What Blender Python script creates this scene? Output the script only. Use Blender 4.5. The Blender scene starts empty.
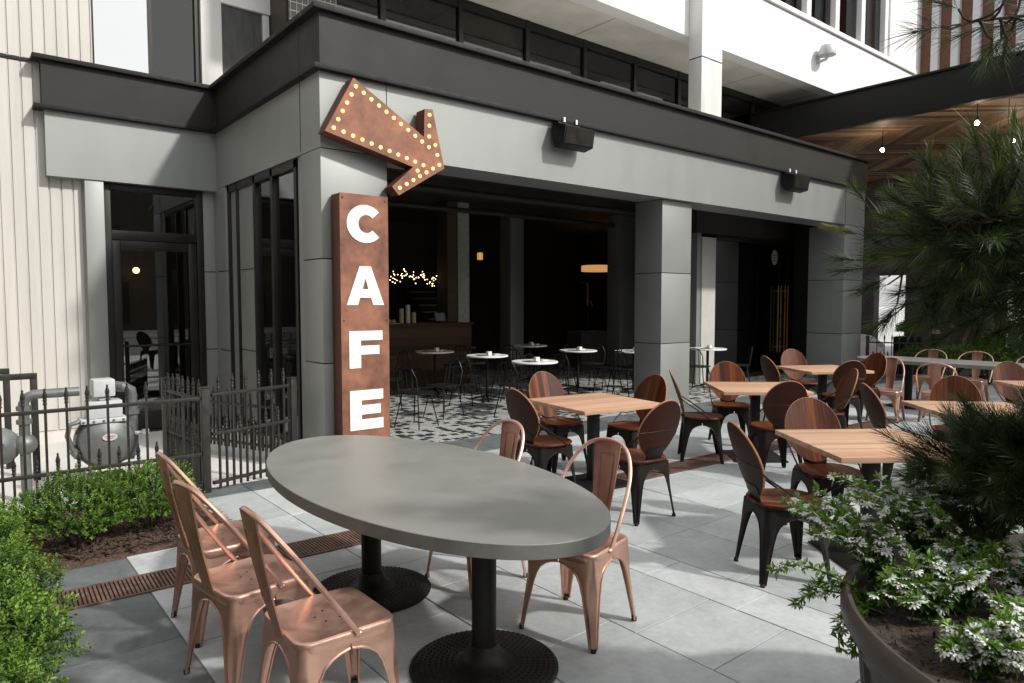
import bpy, bmesh, math, random
from mathutils import Vector, Matrix, noise as mnoise
R_ = math.radians
sc = bpy.context.scene
COL = sc.collection
rng = random.Random(11)

# ------------------------------------------------------------------ mesh builder
class MB:
    def __init__(s): s.v = []; s.f = []; s.m = []; s.cur = 0
    def add(s, vs, fs):
        o = len(s.v); s.v += [tuple(v) for v in vs]
        s.f += [tuple(i + o for i in f) for f in fs]; s.m += [s.cur] * len(fs); return s
    def box(s, x0, x1, y0, y1, z0, z1, M=None):
        vs = [Vector((x, y, z)) for z in (z0, z1) for y in (y0, y1) for x in (x0, x1)]
        if M: vs = [M @ v for v in vs]
        return s.add(vs, [(0, 2, 3, 1), (4, 5, 7, 6), (0, 1, 5, 4), (2, 6, 7, 3), (0, 4, 6, 2), (1, 3, 7, 5)])
    def tube(s, path, r, n=8, cap=True, closed=False):
        P = [Vector(p) for p in path]; N = len(P)
        rs = r if isinstance(r, (list, tuple)) else [r] * N
        T = []
        for i in range(N):
            if closed: d = P[(i + 1) % N] - P[i - 1]
            else: d = P[min(i + 1, N - 1)] - P[max(i - 1, 0)]
            T.append(d.normalized() if d.length > 1e-9 else Vector((0, 0, 1)))
        u = T[0].orthogonal().normalized(); vs = []
        for i in range(N):
            u = u - T[i] * u.dot(T[i])
            u = u.normalized() if u.length > 1e-6 else T[i].orthogonal().normalized()
            w = T[i].cross(u)
            for k in range(n):
                a = 2 * math.pi * k / n
                vs.append(P[i] + (u * math.cos(a) + w * math.sin(a)) * rs[i])
        fs = []
        for i in range(N if closed else N - 1):
            j = (i + 1) % N
            for k in range(n):
                l = (k + 1) % n
                fs.append((i * n + k, i * n + l, j * n + l, j * n + k))
        if cap and not closed:
            fs.append(tuple(range(n - 1, -1, -1))); fs.append(tuple((N - 1) * n + k for k in range(n)))
        return s.add(vs, fs)
    def lathe(s, prof, n=32, c=(0, 0, 0), M=None, cap=True):
        vs = []; fs = []; c = Vector(c)
        for (r, z) in prof:
            for k in range(n):
                a = 2 * math.pi * k / n
                v = Vector((r * math.cos(a), r * math.sin(a), z))
                vs.append((M @ v if M else v) + c)
        for i in range(len(prof) - 1):
            for k in range(n):
                l = (k + 1) % n
                fs.append((i * n + k, i * n + l, (i + 1) * n + l, (i + 1) * n + k))
        if cap and prof[0][0] > 1e-5: fs.append(tuple(range(n - 1, -1, -1)))
        if cap and prof[-1][0] > 1e-5: fs.append(tuple((len(prof) - 1) * n + k for k in range(n)))
        return s.add(vs, fs)
    def prism(s, poly, a, b, axes='xz'):
        """2-D polygon extruded from a to b along the third axis"""
        def P(p, t):
            if axes == 'xz': return (p[0], t, p[1])
            if axes == 'yz': return (t, p[0], p[1])
            return (p[0], p[1], t)
        n = len(poly)
        vs = [P(p, a) for p in poly] + [P(p, b) for p in poly]
        fs = [tuple(range(n)), tuple(range(2 * n - 1, n - 1, -1))]
        fs += [(i, i + n, (i + 1) % n + n, (i + 1) % n) for i in range(n)]
        return s.add(vs, fs)
    def ball(s, c, r, n=10, m=6, sc_=(1, 1, 1)):
        prof = [(max(1e-6, r * math.sin(math.pi * i / m)), -r * math.cos(math.pi * i / m)) for i in range(m + 1)]
        M = Matrix.Diagonal((*sc_, 1))
        return s.lathe(prof, n, c, M)
    def mesh(s, name, mats, smooth=True, bevel=0, fix=True, ang=35):
        me = bpy.data.meshes.new(name)
        me.from_pydata(s.v, [], s.f)
        if not isinstance(mats, (list, tuple)): mats = [mats]
        for m in mats: me.materials.append(m)
        if len(mats) > 1: me.polygons.foreach_set('material_index', s.m)
        if bevel or fix:
            bm = bmesh.new(); bm.from_mesh(me)
            if bevel:
                es = [e for e in bm.edges if len(e.link_faces) == 2 and e.calc_face_angle(0) > R_(40)]
                bmesh.ops.bevel(bm, geom=es, offset=bevel, segments=2, profile=.6, affect='EDGES', clamp_overlap=True)
            bmesh.ops.recalc_face_normals(bm, faces=bm.faces)
            bm.to_mesh(me); bm.free()
        if smooth:
            me.polygons.foreach_set('use_smooth', [True] * len(me.polygons))
            me.set_sharp_from_angle(angle=R_(ang))
        me.update(); return me
    def build(s, name, mats, parent=None, **k):
        o = bpy.data.objects.new(name, s.mesh(name, mats, **k)); COL.objects.link(o)
        if parent: o.parent = parent
        return o

def tag(o, label=None, cat=None, group=None, kind=None):
    if label: o['label'] = label
    if cat: o['category'] = cat
    if group: o['group'] = group
    if kind: o['kind'] = kind
    return o
def empty(name, loc=(0, 0, 0), rz=0, label=None, cat=None, group=None):
    o = bpy.data.objects.new(name, None); COL.objects.link(o)
    o.location = loc; o.rotation_euler = (0, 0, rz); o.empty_display_size = .1
    return tag(o, label, cat, group)
def copy_tree(o, parent=None):
    c = o.copy(); COL.objects.link(c); c.parent = parent
    for ch in [x for x in o.children]: copy_tree(ch, c)
    return c
USED = set()
def place(proto, loc, rz, label, group=None, scale=None):
    """first use moves the prototype itself, later uses copy it"""
    if proto.name in USED: o = copy_tree(proto)
    else: o = proto; USED.add(proto.name)
    o.location = loc; o.rotation_euler = (0, 0, rz); o['label'] = label
    if group: o['group'] = group
    if scale: o.scale = (scale,) * 3
    return o

# ------------------------------------------------------------------ materials
def new_mat(name):
    m = bpy.data.materials.new(name); m.use_nodes = True
    nt = m.node_tree; return m, nt, nt.nodes['Principled BSDF']
def mat(name, c, rough=.5, metal=0, var=.15, scale=8, bump=0, bscale=60, spec=.5, rvar=.1, coat=0, coords='Object', streak=None):
    m, nt, b = new_mat(name); N = nt.nodes; L = nt.links
    tc = N.new('ShaderNodeTexCoord'); mp = N.new('ShaderNodeMapping')
    L.new(tc.outputs[coords], mp.inputs[0])
    if streak: mp.inputs['Scale'].default_value = streak
    n1 = N.new('ShaderNodeTexNoise'); n1.inputs['Scale'].default_value = scale; n1.inputs['Detail'].default_value = 6
    n1.inputs['Roughness'].default_value = .62
    L.new(mp.outputs[0], n1.inputs['Vector'])
    mr = N.new('ShaderNodeMapRange'); mr.inputs['From Min'].default_value = .3; mr.inputs['From Max'].default_value = .7
    mr.inputs['To Min'].default_value = 1 - var; mr.inputs['To Max'].default_value = 1 + var
    L.new(n1.outputs['Fac'], mr.inputs['Value'])
    mx = N.new('ShaderNodeMix'); mx.data_type = 'RGBA'; mx.blend_type = 'MULTIPLY'; mx.inputs['Factor'].default_value = 1
    mx.inputs['A'].default_value = (*c, 1); L.new(mr.outputs[0], mx.inputs['B'])
    L.new(mx.outputs['Result'], b.inputs['Base Color'])
    r2 = N.new('ShaderNodeMapRange'); r2.inputs['From Min'].default_value = .3; r2.inputs['From Max'].default_value = .7
    r2.inputs['To Min'].default_value = max(0, rough - rvar); r2.inputs['To Max'].default_value = min(1, rough + rvar)
    L.new(n1.outputs['Fac'], r2.inputs['Value']); L.new(r2.outputs[0], b.inputs['Roughness'])
    b.inputs['Metallic'].default_value = metal; b.inputs['Specular IOR Level'].default_value = spec
    b.inputs['Coat Weight'].default_value = coat
    if bump:
        n2 = N.new('ShaderNodeTexNoise'); n2.inputs['Scale'].default_value = bscale; n2.inputs['Detail'].default_value = 4
        L.new(mp.outputs[0], n2.inputs['Vector'])
        bp = N.new('ShaderNodeBump'); bp.inputs['Strength'].default_value = bump; bp.inputs['Distance'].default_value = .01
        L.new(n2.outputs['Fac'], bp.inputs['Height']); L.new(bp.outputs[0], b.inputs['Normal'])
    return m
def ramp(nt, stops):
    r = nt.nodes.new('ShaderNodeValToRGB'); e = r.color_ramp.elements
    while len(e) < len(stops): e.new(.5)
    for i, (p, c) in enumerate(stops): e[i].position = p; e[i].color = (*c, 1)
    return r
def wood(name, stops, plank=.062, axis=1, rough=.35, coat=.25, grain=1.0, perobj=True):
    m, nt, b = new_mat(name); N = nt.nodes; L = nt.links
    tc = N.new('ShaderNodeTexCoord'); sep = N.new('ShaderNodeSeparateXYZ'); L.new(tc.outputs['Object'], sep.inputs[0])
    oi = N.new('ShaderNodeObjectInfo')
    d = N.new('ShaderNodeMath'); d.operation = 'MULTIPLY_ADD'; d.inputs[1].default_value = 1 / plank
    L.new(sep.outputs[axis], d.inputs[0]); 
    rr = N.new('ShaderNodeMath'); rr.operation = 'MULTIPLY'; rr.inputs[1].default_value = 37 if perobj else 0
    L.new(oi.outputs['Random'], rr.inputs[0]); L.new(rr.outputs[0], d.inputs[2])
    fl = N.new('ShaderNodeMath'); fl.operation = 'FLOOR'; L.new(d.outputs[0], fl.inputs[0])
    wn = N.new('ShaderNodeTexWhiteNoise'); wn.noise_dimensions = '1D'; L.new(fl.outputs[0], wn.inputs['W'])
    mp = N.new('ShaderNodeMapping'); L.new(tc.outputs['Object'], mp.inputs[0])
    s = [3.0, 3.0, 3.0]; s[axis] = 45; 
    mp.inputs['Scale'].default_value = s
    ad = N.new('ShaderNodeVectorMath'); ad.operation = 'ADD'; L.new(mp.outputs[0], ad.inputs[0])
    cb = N.new('ShaderNodeCombineXYZ'); L.new(fl.outputs[0], cb.inputs[0]); L.new(rr.outputs[0], cb.inputs[2]); L.new(cb.outputs[0], ad.inputs[1])
    ns = N.new('ShaderNodeTexNoise'); ns.inputs['Scale'].default_value = 1; ns.inputs['Detail'].default_value = 5; ns.inputs['Distortion'].default_value = .6
    L.new(ad.outputs[0], ns.inputs['Vector'])
    mx = N.new('ShaderNodeMath'); mx.operation = 'MULTIPLY_ADD'; mx.inputs[1].default_value = .44
    L.new(wn.outputs['Value'], mx.inputs[0])
    g = N.new('ShaderNodeMath'); g.operation = 'MULTIPLY'; g.inputs[1].default_value = .56 * grain; L.new(ns.outputs['Fac'], g.inputs[0])
    L.new(g.outputs[0], mx.inputs[2])
    rp = ramp(nt, stops); L.new(mx.outputs[0], rp.inputs[0])
    L.new(rp.outputs[0], b.inputs['Base Color'])
    b.inputs['Specular IOR Level'].default_value = .16; b.inputs['Roughness'].default_value = rough; b.inputs['Coat Weight'].default_value = coat; b.inputs['Coat Roughness'].default_value = .25
    bp = N.new('ShaderNodeBump'); bp.inputs['Strength'].default_value = .15; bp.inputs['Distance'].default_value = .002
    L.new(ns.outputs['Fac'], bp.inputs['Height']); L.new(bp.outputs[0], b.inputs['Normal'])
    return m
def emis(name, c, st):
    m, nt, b = new_mat(name)
    b.inputs['Base Color'].default_value = (*c, 1); b.inputs['Emission Color'].default_value = (*c, 1); b.inputs['Emission Strength'].default_value = st
    return m
def glass(name, tint=(.6, .65, .62), gl=.0, boost=1.0, rough=.0):
    m = bpy.data.materials.new(name); m.use_nodes = True; nt = m.node_tree; N = nt.nodes; L = nt.links; N.clear()
    out = N.new('ShaderNodeOutputMaterial'); mx = N.new('ShaderNodeMixShader')
    tr = N.new('ShaderNodeBsdfTransparent'); tr.inputs[0].default_value = (*tint, 1)
    go = N.new('ShaderNodeBsdfGlossy'); go.inputs['Roughness'].default_value = rough; go.inputs[0].default_value = (.9, .92, .92, 1)
    fr = N.new('ShaderNodeFresnel'); fr.inputs[0].default_value = 1.45
    ma = N.new('ShaderNodeMath'); ma.operation = 'MULTIPLY_ADD'; ma.use_clamp = True; ma.inputs[1].default_value = boost; ma.inputs[2].default_value = gl
    L.new(fr.outputs[0], ma.inputs[0]); L.new(ma.outputs[0], mx.inputs[0]); L.new(tr.outputs[0], mx.inputs[1]); L.new(go.outputs[0], mx.inputs[2])
    L.new(mx.outputs[0], out.inputs[0]); return m
def leafmat(name, stops, rough=.45, trans=.25):
    m, nt, b = new_mat(name); N = nt.nodes; L = nt.links
    at = N.new('ShaderNodeAttribute'); at.attribute_name = 'tint'
    rp = ramp(nt, stops); L.new(at.outputs['Fac'], rp.inputs[0]); L.new(rp.outputs[0], b.inputs['Base Color'])
    b.inputs['Roughness'].default_value = rough; b.inputs['Specular IOR Level'].default_value = .35
    tl = N.new('ShaderNodeBsdfTranslucent'); L.new(rp.outputs[0], tl.inputs[0])
    mx = N.new('ShaderNodeMixShader'); mx.inputs[0].default_value = trans
    out = [n for n in N if n.type == 'OUTPUT_MATERIAL'][0]
    L.new(b.outputs[0], mx.inputs[1]); L.new(tl.outputs[0], mx.inputs[2]); L.new(mx.outputs[0], out.inputs[0]); return m

M = {}
M['panel'] = mat('panel_grey', (.285, .298, .283), .46, .4, .028, 2.2, .03, 25, rvar=.04, streak=(1.5, 1.5, .5))
M['fascia'] = mat('fascia_dark', (.029, .028, .0245), .55, 0, .05, 1.6, .03, 20, spec=.2)
M['lip'] = mat('lip_black', (.014, .014, .012), .6, 0, .1, spec=.25)
M['seam'] = mat('seam_black', (.01, .01, .01), .8)
M['black'] = mat('black_metal', (.012, .011, .010), .48, .2, .2, 10, spec=.28)
M['iron'] = mat('fence_iron', (.026, .022, .019), .5, .3, .3, 14, .1, 120)
M['gun'] = mat('dark_steel', (.012, .009, .0075), .45, .2, .25, 9, .03, 90, spec=.25)
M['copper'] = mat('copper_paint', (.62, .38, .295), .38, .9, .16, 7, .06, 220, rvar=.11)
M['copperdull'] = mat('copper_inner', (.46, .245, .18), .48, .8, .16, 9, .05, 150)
M['rubber'] = mat('rubber_foot', (.02, .017, .015), .7)
M['concrete_top'] = mat('concrete_table', (.215, .216, .198), .34, 0, .10, 2.6, .06, 190, rvar=.07)
M['edge'] = mat('concrete_edge', (.15, .15, .135), .5, 0, .18, 9, .08, 60)
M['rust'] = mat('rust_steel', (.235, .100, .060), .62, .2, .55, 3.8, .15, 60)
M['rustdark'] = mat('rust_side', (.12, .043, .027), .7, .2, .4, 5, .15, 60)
M['letter'] = mat('white_letter', (.90, .89, .86), .5, 0, .03)
M['bulb'] = emis('warm_bulb', (1, .50, .17), 1.25)
M['globe'] = emis('globe_light', (1, .80, .55), 90)
M['fairy'] = emis('fairy_light', (1, .66, .32), 6)
M['amber'] = emis('amber_shade', (1, .50, .17), .30)
M['cor'] = mat('corrugated_cream', (.54, .515, .475), .6, 0, .10, 2, .05, 40, streak=(3, 3, .25))
M['white'] = mat('white_cladding', (.80, .79, .77), .55, 0, .06, .8, .02, 10)
M['whitecol'] = mat('white_column', (.62, .61, .58), .55, 0, .14, 1.5, .05, 20, streak=(3, 3, .4))
M['soffit'] = mat('concrete_soffit', (.62, .59, .54), .8, 0, .14, 1.4, .1, 25)
M['conc'] = mat('yard_concrete', (.60, .585, .55), .8, 0, .08, 3, .1, 60)
M['darkpan'] = mat('dark_slab', (.055, .055, .05), .6, 0, .6, 5, .2, 30, streak=(3, 3, .6))
M['winframe'] = mat('bronze_frame', (.018, .015, .012), .4, .3)
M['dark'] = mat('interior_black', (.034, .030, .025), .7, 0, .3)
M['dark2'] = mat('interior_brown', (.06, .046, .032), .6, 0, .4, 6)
M['curtain'] = mat('brown_curtain', (.26, .20, .15), .9, 0, .5, 4, streak=(6, 6, .2))
M['plaster'] = mat('pale_plaster', (.50, .49, .45), .7, 0, .05)
M['brick_white'] = mat('painted_brick', (.42, .42, .38), .8, 0, .2, 14, .4, 30)
M['mulch'] = mat('mulch', (.080, .047, .032), .95, 0, .75, 60, 1.0, 90)
M['chip'] = mat('bark_chip', (.17, .11, .07), .9, 0, .8, 30)
M['soil'] = mat('potting_soil', (.042, .030, .021), .95, 0, .8, 60, 1.0, 90)
M['pot'] = mat('planter_brown', (.060, .048, .040), .5, .1, .22, 8, .12, 50)
M['bark'] = mat('bark', (.035, .024, .016), .9, 0, .5, 30, .8, 40)
M['meter'] = mat('meter_grey', (.15, .16, .155), .42, .3, .15, 12)
M['meterpale'] = mat('meter_pale', (.48, .50, .50), .4, 0, .08)
M['brass'] = mat('brass', (.40, .25, .10), .35, .95, .1)
M['marble'] = mat('white_table', (.88, .88, .86), .3, 0, .05, 4)
M['cup'] = mat('white_china', (.82, .81, .78), .3)
M['paper'] = mat('paper_cup', (.55, .40, .24), .7, 0, .15)
M['screen'] = mat('grey_screen', (.25, .26, .26), .3)
M['grate'] = mat('rusty_grate', (.15, .085, .060), .75, .2, .5, 25, .3, 100)
M['pit'] = mat('drain_pit', (.006, .005, .004), .9)
M['brick'] = mat('orange_brick', (.24, .105, .062), .85, 0, .25, 6)
M['asphalt'] = mat('asphalt', (.06, .06, .06), .85, 0, .15, 10)
M['pave_far'] = mat('far_pavement', (.45, .44, .42), .8, 0, .1, 3)
M['glass'] = glass('door_glass', (.55, .58, .54), .05, 3.0)
M['skyglass'] = glass('window_glass_bright', (.3, .32, .34), .55, 1.0)
M['winglass'] = glass('window_glass_dark', (.35, .33, .30), .03, .9)
M['skin'] = mat('skin', (.50, .27, .18), .5, 0, .05)
M['skinred'] = M['skin']
M['hair'] = mat('dark_hair', (.015, .010, .008), .5)
M['cloth_black'] = mat('black_cloth', (.015, .015, .017), .9, 0, .2, 12)
M['cloth_grey'] = mat('charcoal_cloth', (.045, .047, .05), .9, 0, .2, 12)
M['cloth_peach'] = mat('peach_cloth', (.55, .24, .16), .9, 0, .1, 12)
WS = [(.12, (.016, .004, .002)), (.36, (.045, .011, .005)), (.56, (.085, .022, .008)), (.82, (.20, .060, .016))]
M['wood'] = wood('walnut_strips', WS, .058, 1, .42, .0, 1.15)
M['woodshade'] = wood('walnut_back_shaded', [(.2, (.022, .0055, .0025)), (.6, (.040, .010, .0045)), (.9, (.060, .016, .007))], .2, 1, .5, .0)  # rear of the chair backs, darkened in colour to stand for shade
M['woodedge'] = wood('ply_edge', [(.2, (.26, .11, .05)), (.8, (.42, .20, .10))], .004, 0, .5, 0)
M['tabletop'] = wood('butcher_block', [(.15, (.40, .22, .13)), (.45, (.51, .315, .205)), (.75, (.59, .40, .28)), (.95, (.67, .50, .385))], .047, 1, .45, .05, .8)
M['tableedge'] = wood('butcher_edge', [(.2, (.20, .085, .04)), (.8, (.42, .22, .11))], .047, 1, .5, 0)
M['tread'] = mat('tread_oak', (.30, .22, .15), .6)
M['counter'] = wood('counter_wood', [(.2, (.03, .018, .010)), (.8, (.095, .056, .03))], .16, 2, .5, 0, perobj=False)
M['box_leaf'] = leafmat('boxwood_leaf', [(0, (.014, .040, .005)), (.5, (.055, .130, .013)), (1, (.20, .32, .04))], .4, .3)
M['needle'] = leafmat('pine_needle', [(0, (.012, .025, .007)), (.55, (.036, .064, .016)), (.9, (.13, .175, .034)), (1, (.20, .17, .06))], .45, .18)
M['sc_leaf'] = leafmat('flower_leaf', [(0, (.04, .095, .015)), (.5, (.12, .24, .035)), (1, (.30, .45, .08))], .45, .25)
M['petal'] = leafmat('white_petal', [(0, (.82, .83, .80)), (1, (.92, .92, .90))], .6, .3)
M['pink'] = leafmat('pink_petal', [(0, (.65, .03, .10)), (1, (.85, .10, .22))], .6, .3)
M['fol_far'] = leafmat('street_leaf', [(0, (.012, .030, .008)), (1, (.05, .09, .02))], .6, .2)

# chevron plank soffit
def chevron():
    m, nt, b = new_mat('chevron_planks'); N = nt.nodes; L = nt.links
    tc = N.new('ShaderNodeTexCoord'); sp = N.new('ShaderNodeSeparateXYZ'); L.new(tc.outputs['Object'], sp.inputs[0])
    def mth(op, a=None, b_=None, av=None, bv=None):
        n = N.new('ShaderNodeMath'); n.operation = op
        if a: L.new(a, n.inputs[0])
        if b_: L.new(b_, n.inputs[1])
        if av is not None: n.inputs[0].default_value = av
        if bv is not None: n.inputs[1].default_value = bv
        return n.outputs[0]
    w = mth('PINGPONG', sp.outputs[0], bv=1.6)
    s = mth('ADD', mth('MULTIPLY', w, bv=.9), sp.outputs[1])
    pl = mth('MULTIPLY', s, bv=1 / .21); fl = mth('FLOOR', pl); fr = mth('FRACT', pl)
    col = mth('FLOOR', mth('DIVIDE', sp.outputs[0], bv=1.6))
    cb = N.new('ShaderNodeCombineXYZ'); L.new(fl, cb.inputs[0]); L.new(col, cb.inputs[1])
    wn = N.new('ShaderNodeTexWhiteNoise'); L.new(cb.outputs[0], wn.inputs['Vector'])
    ns = N.new('ShaderNodeTexNoise'); ns.inputs['Scale'].default_value = 6; ns.inputs['Detail'].default_value = 6; L.new(tc.outputs['Object'], ns.inputs['Vector'])
    f = mth('ADD', mth('MULTIPLY', wn.outputs['Value'], bv=.65), mth('MULTIPLY', ns.outputs['Fac'], bv=.35))
    rp = ramp(nt, [(.15, (.09, .05, .028)), (.5, (.25, .145, .08)), (.85, (.48, .31, .18))]); L.new(f, rp.inputs[0])
    gp = mth('GREATER_THAN', fr, bv=.06)
    mx = N.new('ShaderNodeMix'); mx.data_type = 'RGBA'; L.new(gp, mx.inputs['Factor'])
    mx.inputs['A'].default_value = (.015, .01, .006, 1); L.new(rp.outputs[0], mx.inputs['B'])
    L.new(mx.outputs['Result'], b.inputs['Base Color']); b.inputs['Roughness'].default_value = .6
    return m
M['chevron'] = chevron()

# black and white mosaic floor
def mosaic():
    m, nt, b = new_mat('mosaic_floor'); N = nt.nodes; L = nt.links
    tc = N.new('ShaderNodeTexCoord')
    v1 = N.new('ShaderNodeTexVoronoi'); v1.feature = 'F1'; v1.distance = 'CHEBYCHEV'; v1.inputs['Scale'].default_value = 8.5; v1.inputs['Randomness'].default_value = .75
    L.new(tc.outputs['Object'], v1.inputs['Vector'])
    ch = N.new('ShaderNodeTexChecker'); ch.inputs['Scale'].default_value = 11; L.new(tc.outputs['Object'], ch.inputs['Vector'])
    ch.inputs['Color1'].default_value = (1, 1, 1, 1); ch.inputs['Color2'].default_value = (0, 0, 0, 1)
    lt = N.new('ShaderNodeMath'); lt.operation = 'LESS_THAN'; lt.inputs[1].default_value = .42
    L.new(v1.outputs['Distance'], lt.inputs[0])
    wn = N.new('ShaderNodeSeparateColor'); L.new(v1.outputs['Color'], wn.inputs[0])
    g = N.new('ShaderNodeMath'); g.operation = 'GREATER_THAN'; g.inputs[1].default_value = .24; L.new(wn.outputs[0], g.inputs[0])
    mu = N.new('ShaderNodeMath'); mu.operation = 'MULTIPLY'; L.new(lt.outputs[0], mu.inputs[0]); L.new(g.outputs[0], mu.inputs[1])
    ns = N.new('ShaderNodeTexNoise'); ns.inputs['Scale'].default_value = 40; L.new(tc.outputs['Object'], ns.inputs['Vector'])
    g2 = N.new('ShaderNodeMath'); g2.operation = 'GREATER_THAN'; g2.inputs[1].default_value = .60; L.new(ns.outputs['Fac'], g2.inputs[0])
    mxx = N.new('ShaderNodeMath'); mxx.operation = 'MAXIMUM'; L.new(mu.outputs[0], mxx.inputs[0]); L.new(g2.outputs[0], mxx.inputs[1])
    mx = N.new('ShaderNodeMix'); mx.data_type = 'RGBA'; L.new(mxx.outputs[0], mx.inputs['Factor'])
    mx.inputs['A'].default_value = (.42, .42, .40, 1); mx.inputs['B'].default_value = (.02, .035, .035, 1)
    L.new(mx.outputs['Result'], b.inputs['Base Color']); b.inputs['Roughness'].default_value = .5
    return m
M['mosaic'] = mosaic()

# pavers: colour per slab from a face attribute, weathering from noise
def paver_mat(name, stops, stain):
    m, nt, b = new_mat(name); N = nt.nodes; L = nt.links
    at = N.new('ShaderNodeAttribute'); at.attribute_name = 'tint'
    rp = ramp(nt, stops); L.new(at.outputs['Fac'], rp.inputs[0])
    tc = N.new('ShaderNodeTexCoord')
    n1 = N.new('ShaderNodeTexNoise'); n1.inputs['Scale'].default_value = 2.6; n1.inputs['Detail'].default_value = 9; n1.inputs['Roughness'].default_value = .68; n1.inputs['Distortion'].default_value = .9
    L.new(tc.outputs['Object'], n1.inputs['Vector'])
    n2 = N.new('ShaderNodeTexNoise'); n2.inputs['Scale'].default_value = 26; n2.inputs['Detail'].default_value = 6; L.new(tc.outputs['Object'], n2.inputs['Vector'])
    mr = N.new('ShaderNodeMapRange'); mr.inputs['From Min'].default_value = .32; mr.inputs['From Max'].default_value = .68
    mr.inputs['To Min'].default_value = 1 - stain; mr.inputs['To Max'].default_value = 1 + stain * .7; L.new(n1.outputs['Fac'], mr.inputs['Value'])
    m2 = N.new('ShaderNodeMapRange'); m2.inputs['From Min'].default_value = .3; m2.inputs['From Max'].default_value = .7
    m2.inputs['To Min'].default_value = .93; m2.inputs['To Max'].default_value = 1.07; L.new(n2.outputs['Fac'], m2.inputs['Value'])
    mu0 = N.new('ShaderNodeMath'); mu0.operation = 'MULTIPLY'; L.new(mr.outputs[0], mu0.inputs[0]); L.new(m2.outputs[0], mu0.inputs[1])
    n3 = N.new('ShaderNodeTexNoise'); n3.inputs['Scale'].default_value = 4.3; n3.inputs['Detail'].default_value = 10; n3.inputs['Roughness'].default_value = .75; L.new(tc.outputs['Object'], n3.inputs['Vector'])
    m3 = N.new('ShaderNodeMapRange'); m3.inputs['From Min'].default_value = .60; m3.inputs['From Max'].default_value = .70; m3.inputs['To Min'].default_value = 1; m3.inputs['To Max'].default_value = .80; L.new(n3.outputs['Fac'], m3.inputs['Value'])
    mu = N.new('ShaderNodeMath'); mu.operation = 'MULTIPLY'; L.new(mu0.outputs[0], mu.inputs[0]); L.new(m3.outputs[0], mu.inputs[1])
    mx = N.new('ShaderNodeMix'); mx.data_type = 'RGBA'; mx.blend_type = 'MULTIPLY'; mx.inputs['Factor'].default_value = 1
    L.new(rp.outputs[0], mx.inputs['A']); L.new(mu.outputs[0], mx.inputs['B']); L.new(mx.outputs['Result'], b.inputs['Base Color'])
    b.inputs['Roughness'].default_value = .62
    bp = N.new('ShaderNodeBump'); bp.inputs['Strength'].default_value = .25; bp.inputs['Distance'].default_value = .006
    L.new(n2.outputs['Fac'], bp.inputs['Height']); L.new(bp.outputs[0], b.inputs['Normal'])
    return m
M['paver'] = paver_mat('bluestone_light', [(0, (.345, .37, .37)), (1, (.445, .465, .46))], .17)
M['paverdark'] = paver_mat('bluestone_dark', [(0, (.078, .090, .093)), (1, (.135, .150, .152))], .38)
M['grout'] = mat('joint_sand', (.09, .093, .09), .9)

# ------------------------------------------------------------------ camera, world, sun
cam = bpy.data.objects.new('camera', bpy.data.cameras.new('camera')); COL.objects.link(cam); sc.camera = cam
cam.location = (-3.02686, -6.79364, 1.65)
cam.rotation_euler = (R_(90 - 3.32755), 0, R_(-39.24362))
cam.data.sensor_width = 36; cam.data.lens = 693.876 / 1024 * 36
cam.data.clip_start = .05; cam.data.clip_end = 2000
SUN_AZ, SUN_EL = 115, 38            # direction the light travels in plan, height of the sun
w = bpy.data.worlds.new('World'); sc.world = w; w.use_nodes = True
nt = w.node_tree; bg = nt.nodes['Background']
sky = nt.nodes.new('ShaderNodeTexSky'); sky.sky_type = 'NISHITA'; sky.sun_disc = False
sky.sun_elevation = R_(SUN_EL)
sx, sy = -math.cos(R_(SUN_AZ)), -math.sin(R_(SUN_AZ))   # towards the sun
sky.sun_rotation = math.atan2(sx, sy)
sky.dust_density = 2.5; sky.air_density = 1.0; sky.ozone_density = .8
# thin bright cloud over most of the sky
tcw = nt.nodes.new('ShaderNodeTexCoord'); nz = nt.nodes.new('ShaderNodeTexNoise')
nz.inputs['Scale'].default_value = 2.6; nz.inputs['Detail'].default_value = 7; nz.inputs['Roughness'].default_value = .6
nt.links.new(tcw.outputs['Generated'], nz.inputs['Vector'])
crp = ramp(nt, [(.30, (.15, .15, .15)), (.58, (.95, .95, .95))]); nt.links.new(nz.outputs['Fac'], crp.inputs[0])
mxw = nt.nodes.new('ShaderNodeMix'); mxw.data_type = 'RGBA'
hs = nt.nodes.new('ShaderNodeHueSaturation'); hs.inputs['Saturation'].default_value = .55
nt.links.new(sky.outputs[0], hs.inputs['Color'])
vd = nt.nodes.new('ShaderNodeVectorMath'); vd.operation = 'DOT_PRODUCT'; vd.inputs[1].default_value = (.50, -.40, .77)
nt.links.new(tcw.outputs['Generated'], vd.inputs[0])
mk = nt.nodes.new('ShaderNodeMapRange'); mk.inputs['From Min'].default_value = .12; mk.inputs['From Max'].default_value = .55; nt.links.new(vd.outputs['Value'], mk.inputs['Value'])
mm = nt.nodes.new('ShaderNodeMath'); mm.operation = 'MULTIPLY'; nt.links.new(crp.outputs[0], mm.inputs[0]); nt.links.new(mk.outputs[0], mm.inputs[1])
nt.links.new(mm.outputs[0], mxw.inputs['Factor']); nt.links.new(hs.outputs[0], mxw.inputs['A'])
mxw.inputs['B'].default_value = (9.0, 9.0, 8.9, 1)
nt.links.new(mxw.outputs['Result'], bg.inputs['Color']); bg.inputs['Strength'].default_value = .100
sun = bpy.data.objects.new('sun', bpy.data.lights.new('sun', 'SUN')); COL.objects.link(sun)
sun.data.energy = 1.95; sun.data.angle = R_(3.0); sun.data.color = (1, .965, .915)
sun.rotation_euler = Vector((sx * math.cos(R_(SUN_EL)), sy * math.cos(R_(SUN_EL)), math.sin(R_(SUN_EL)))).to_track_quat('Z', 'Y').to_euler()
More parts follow.
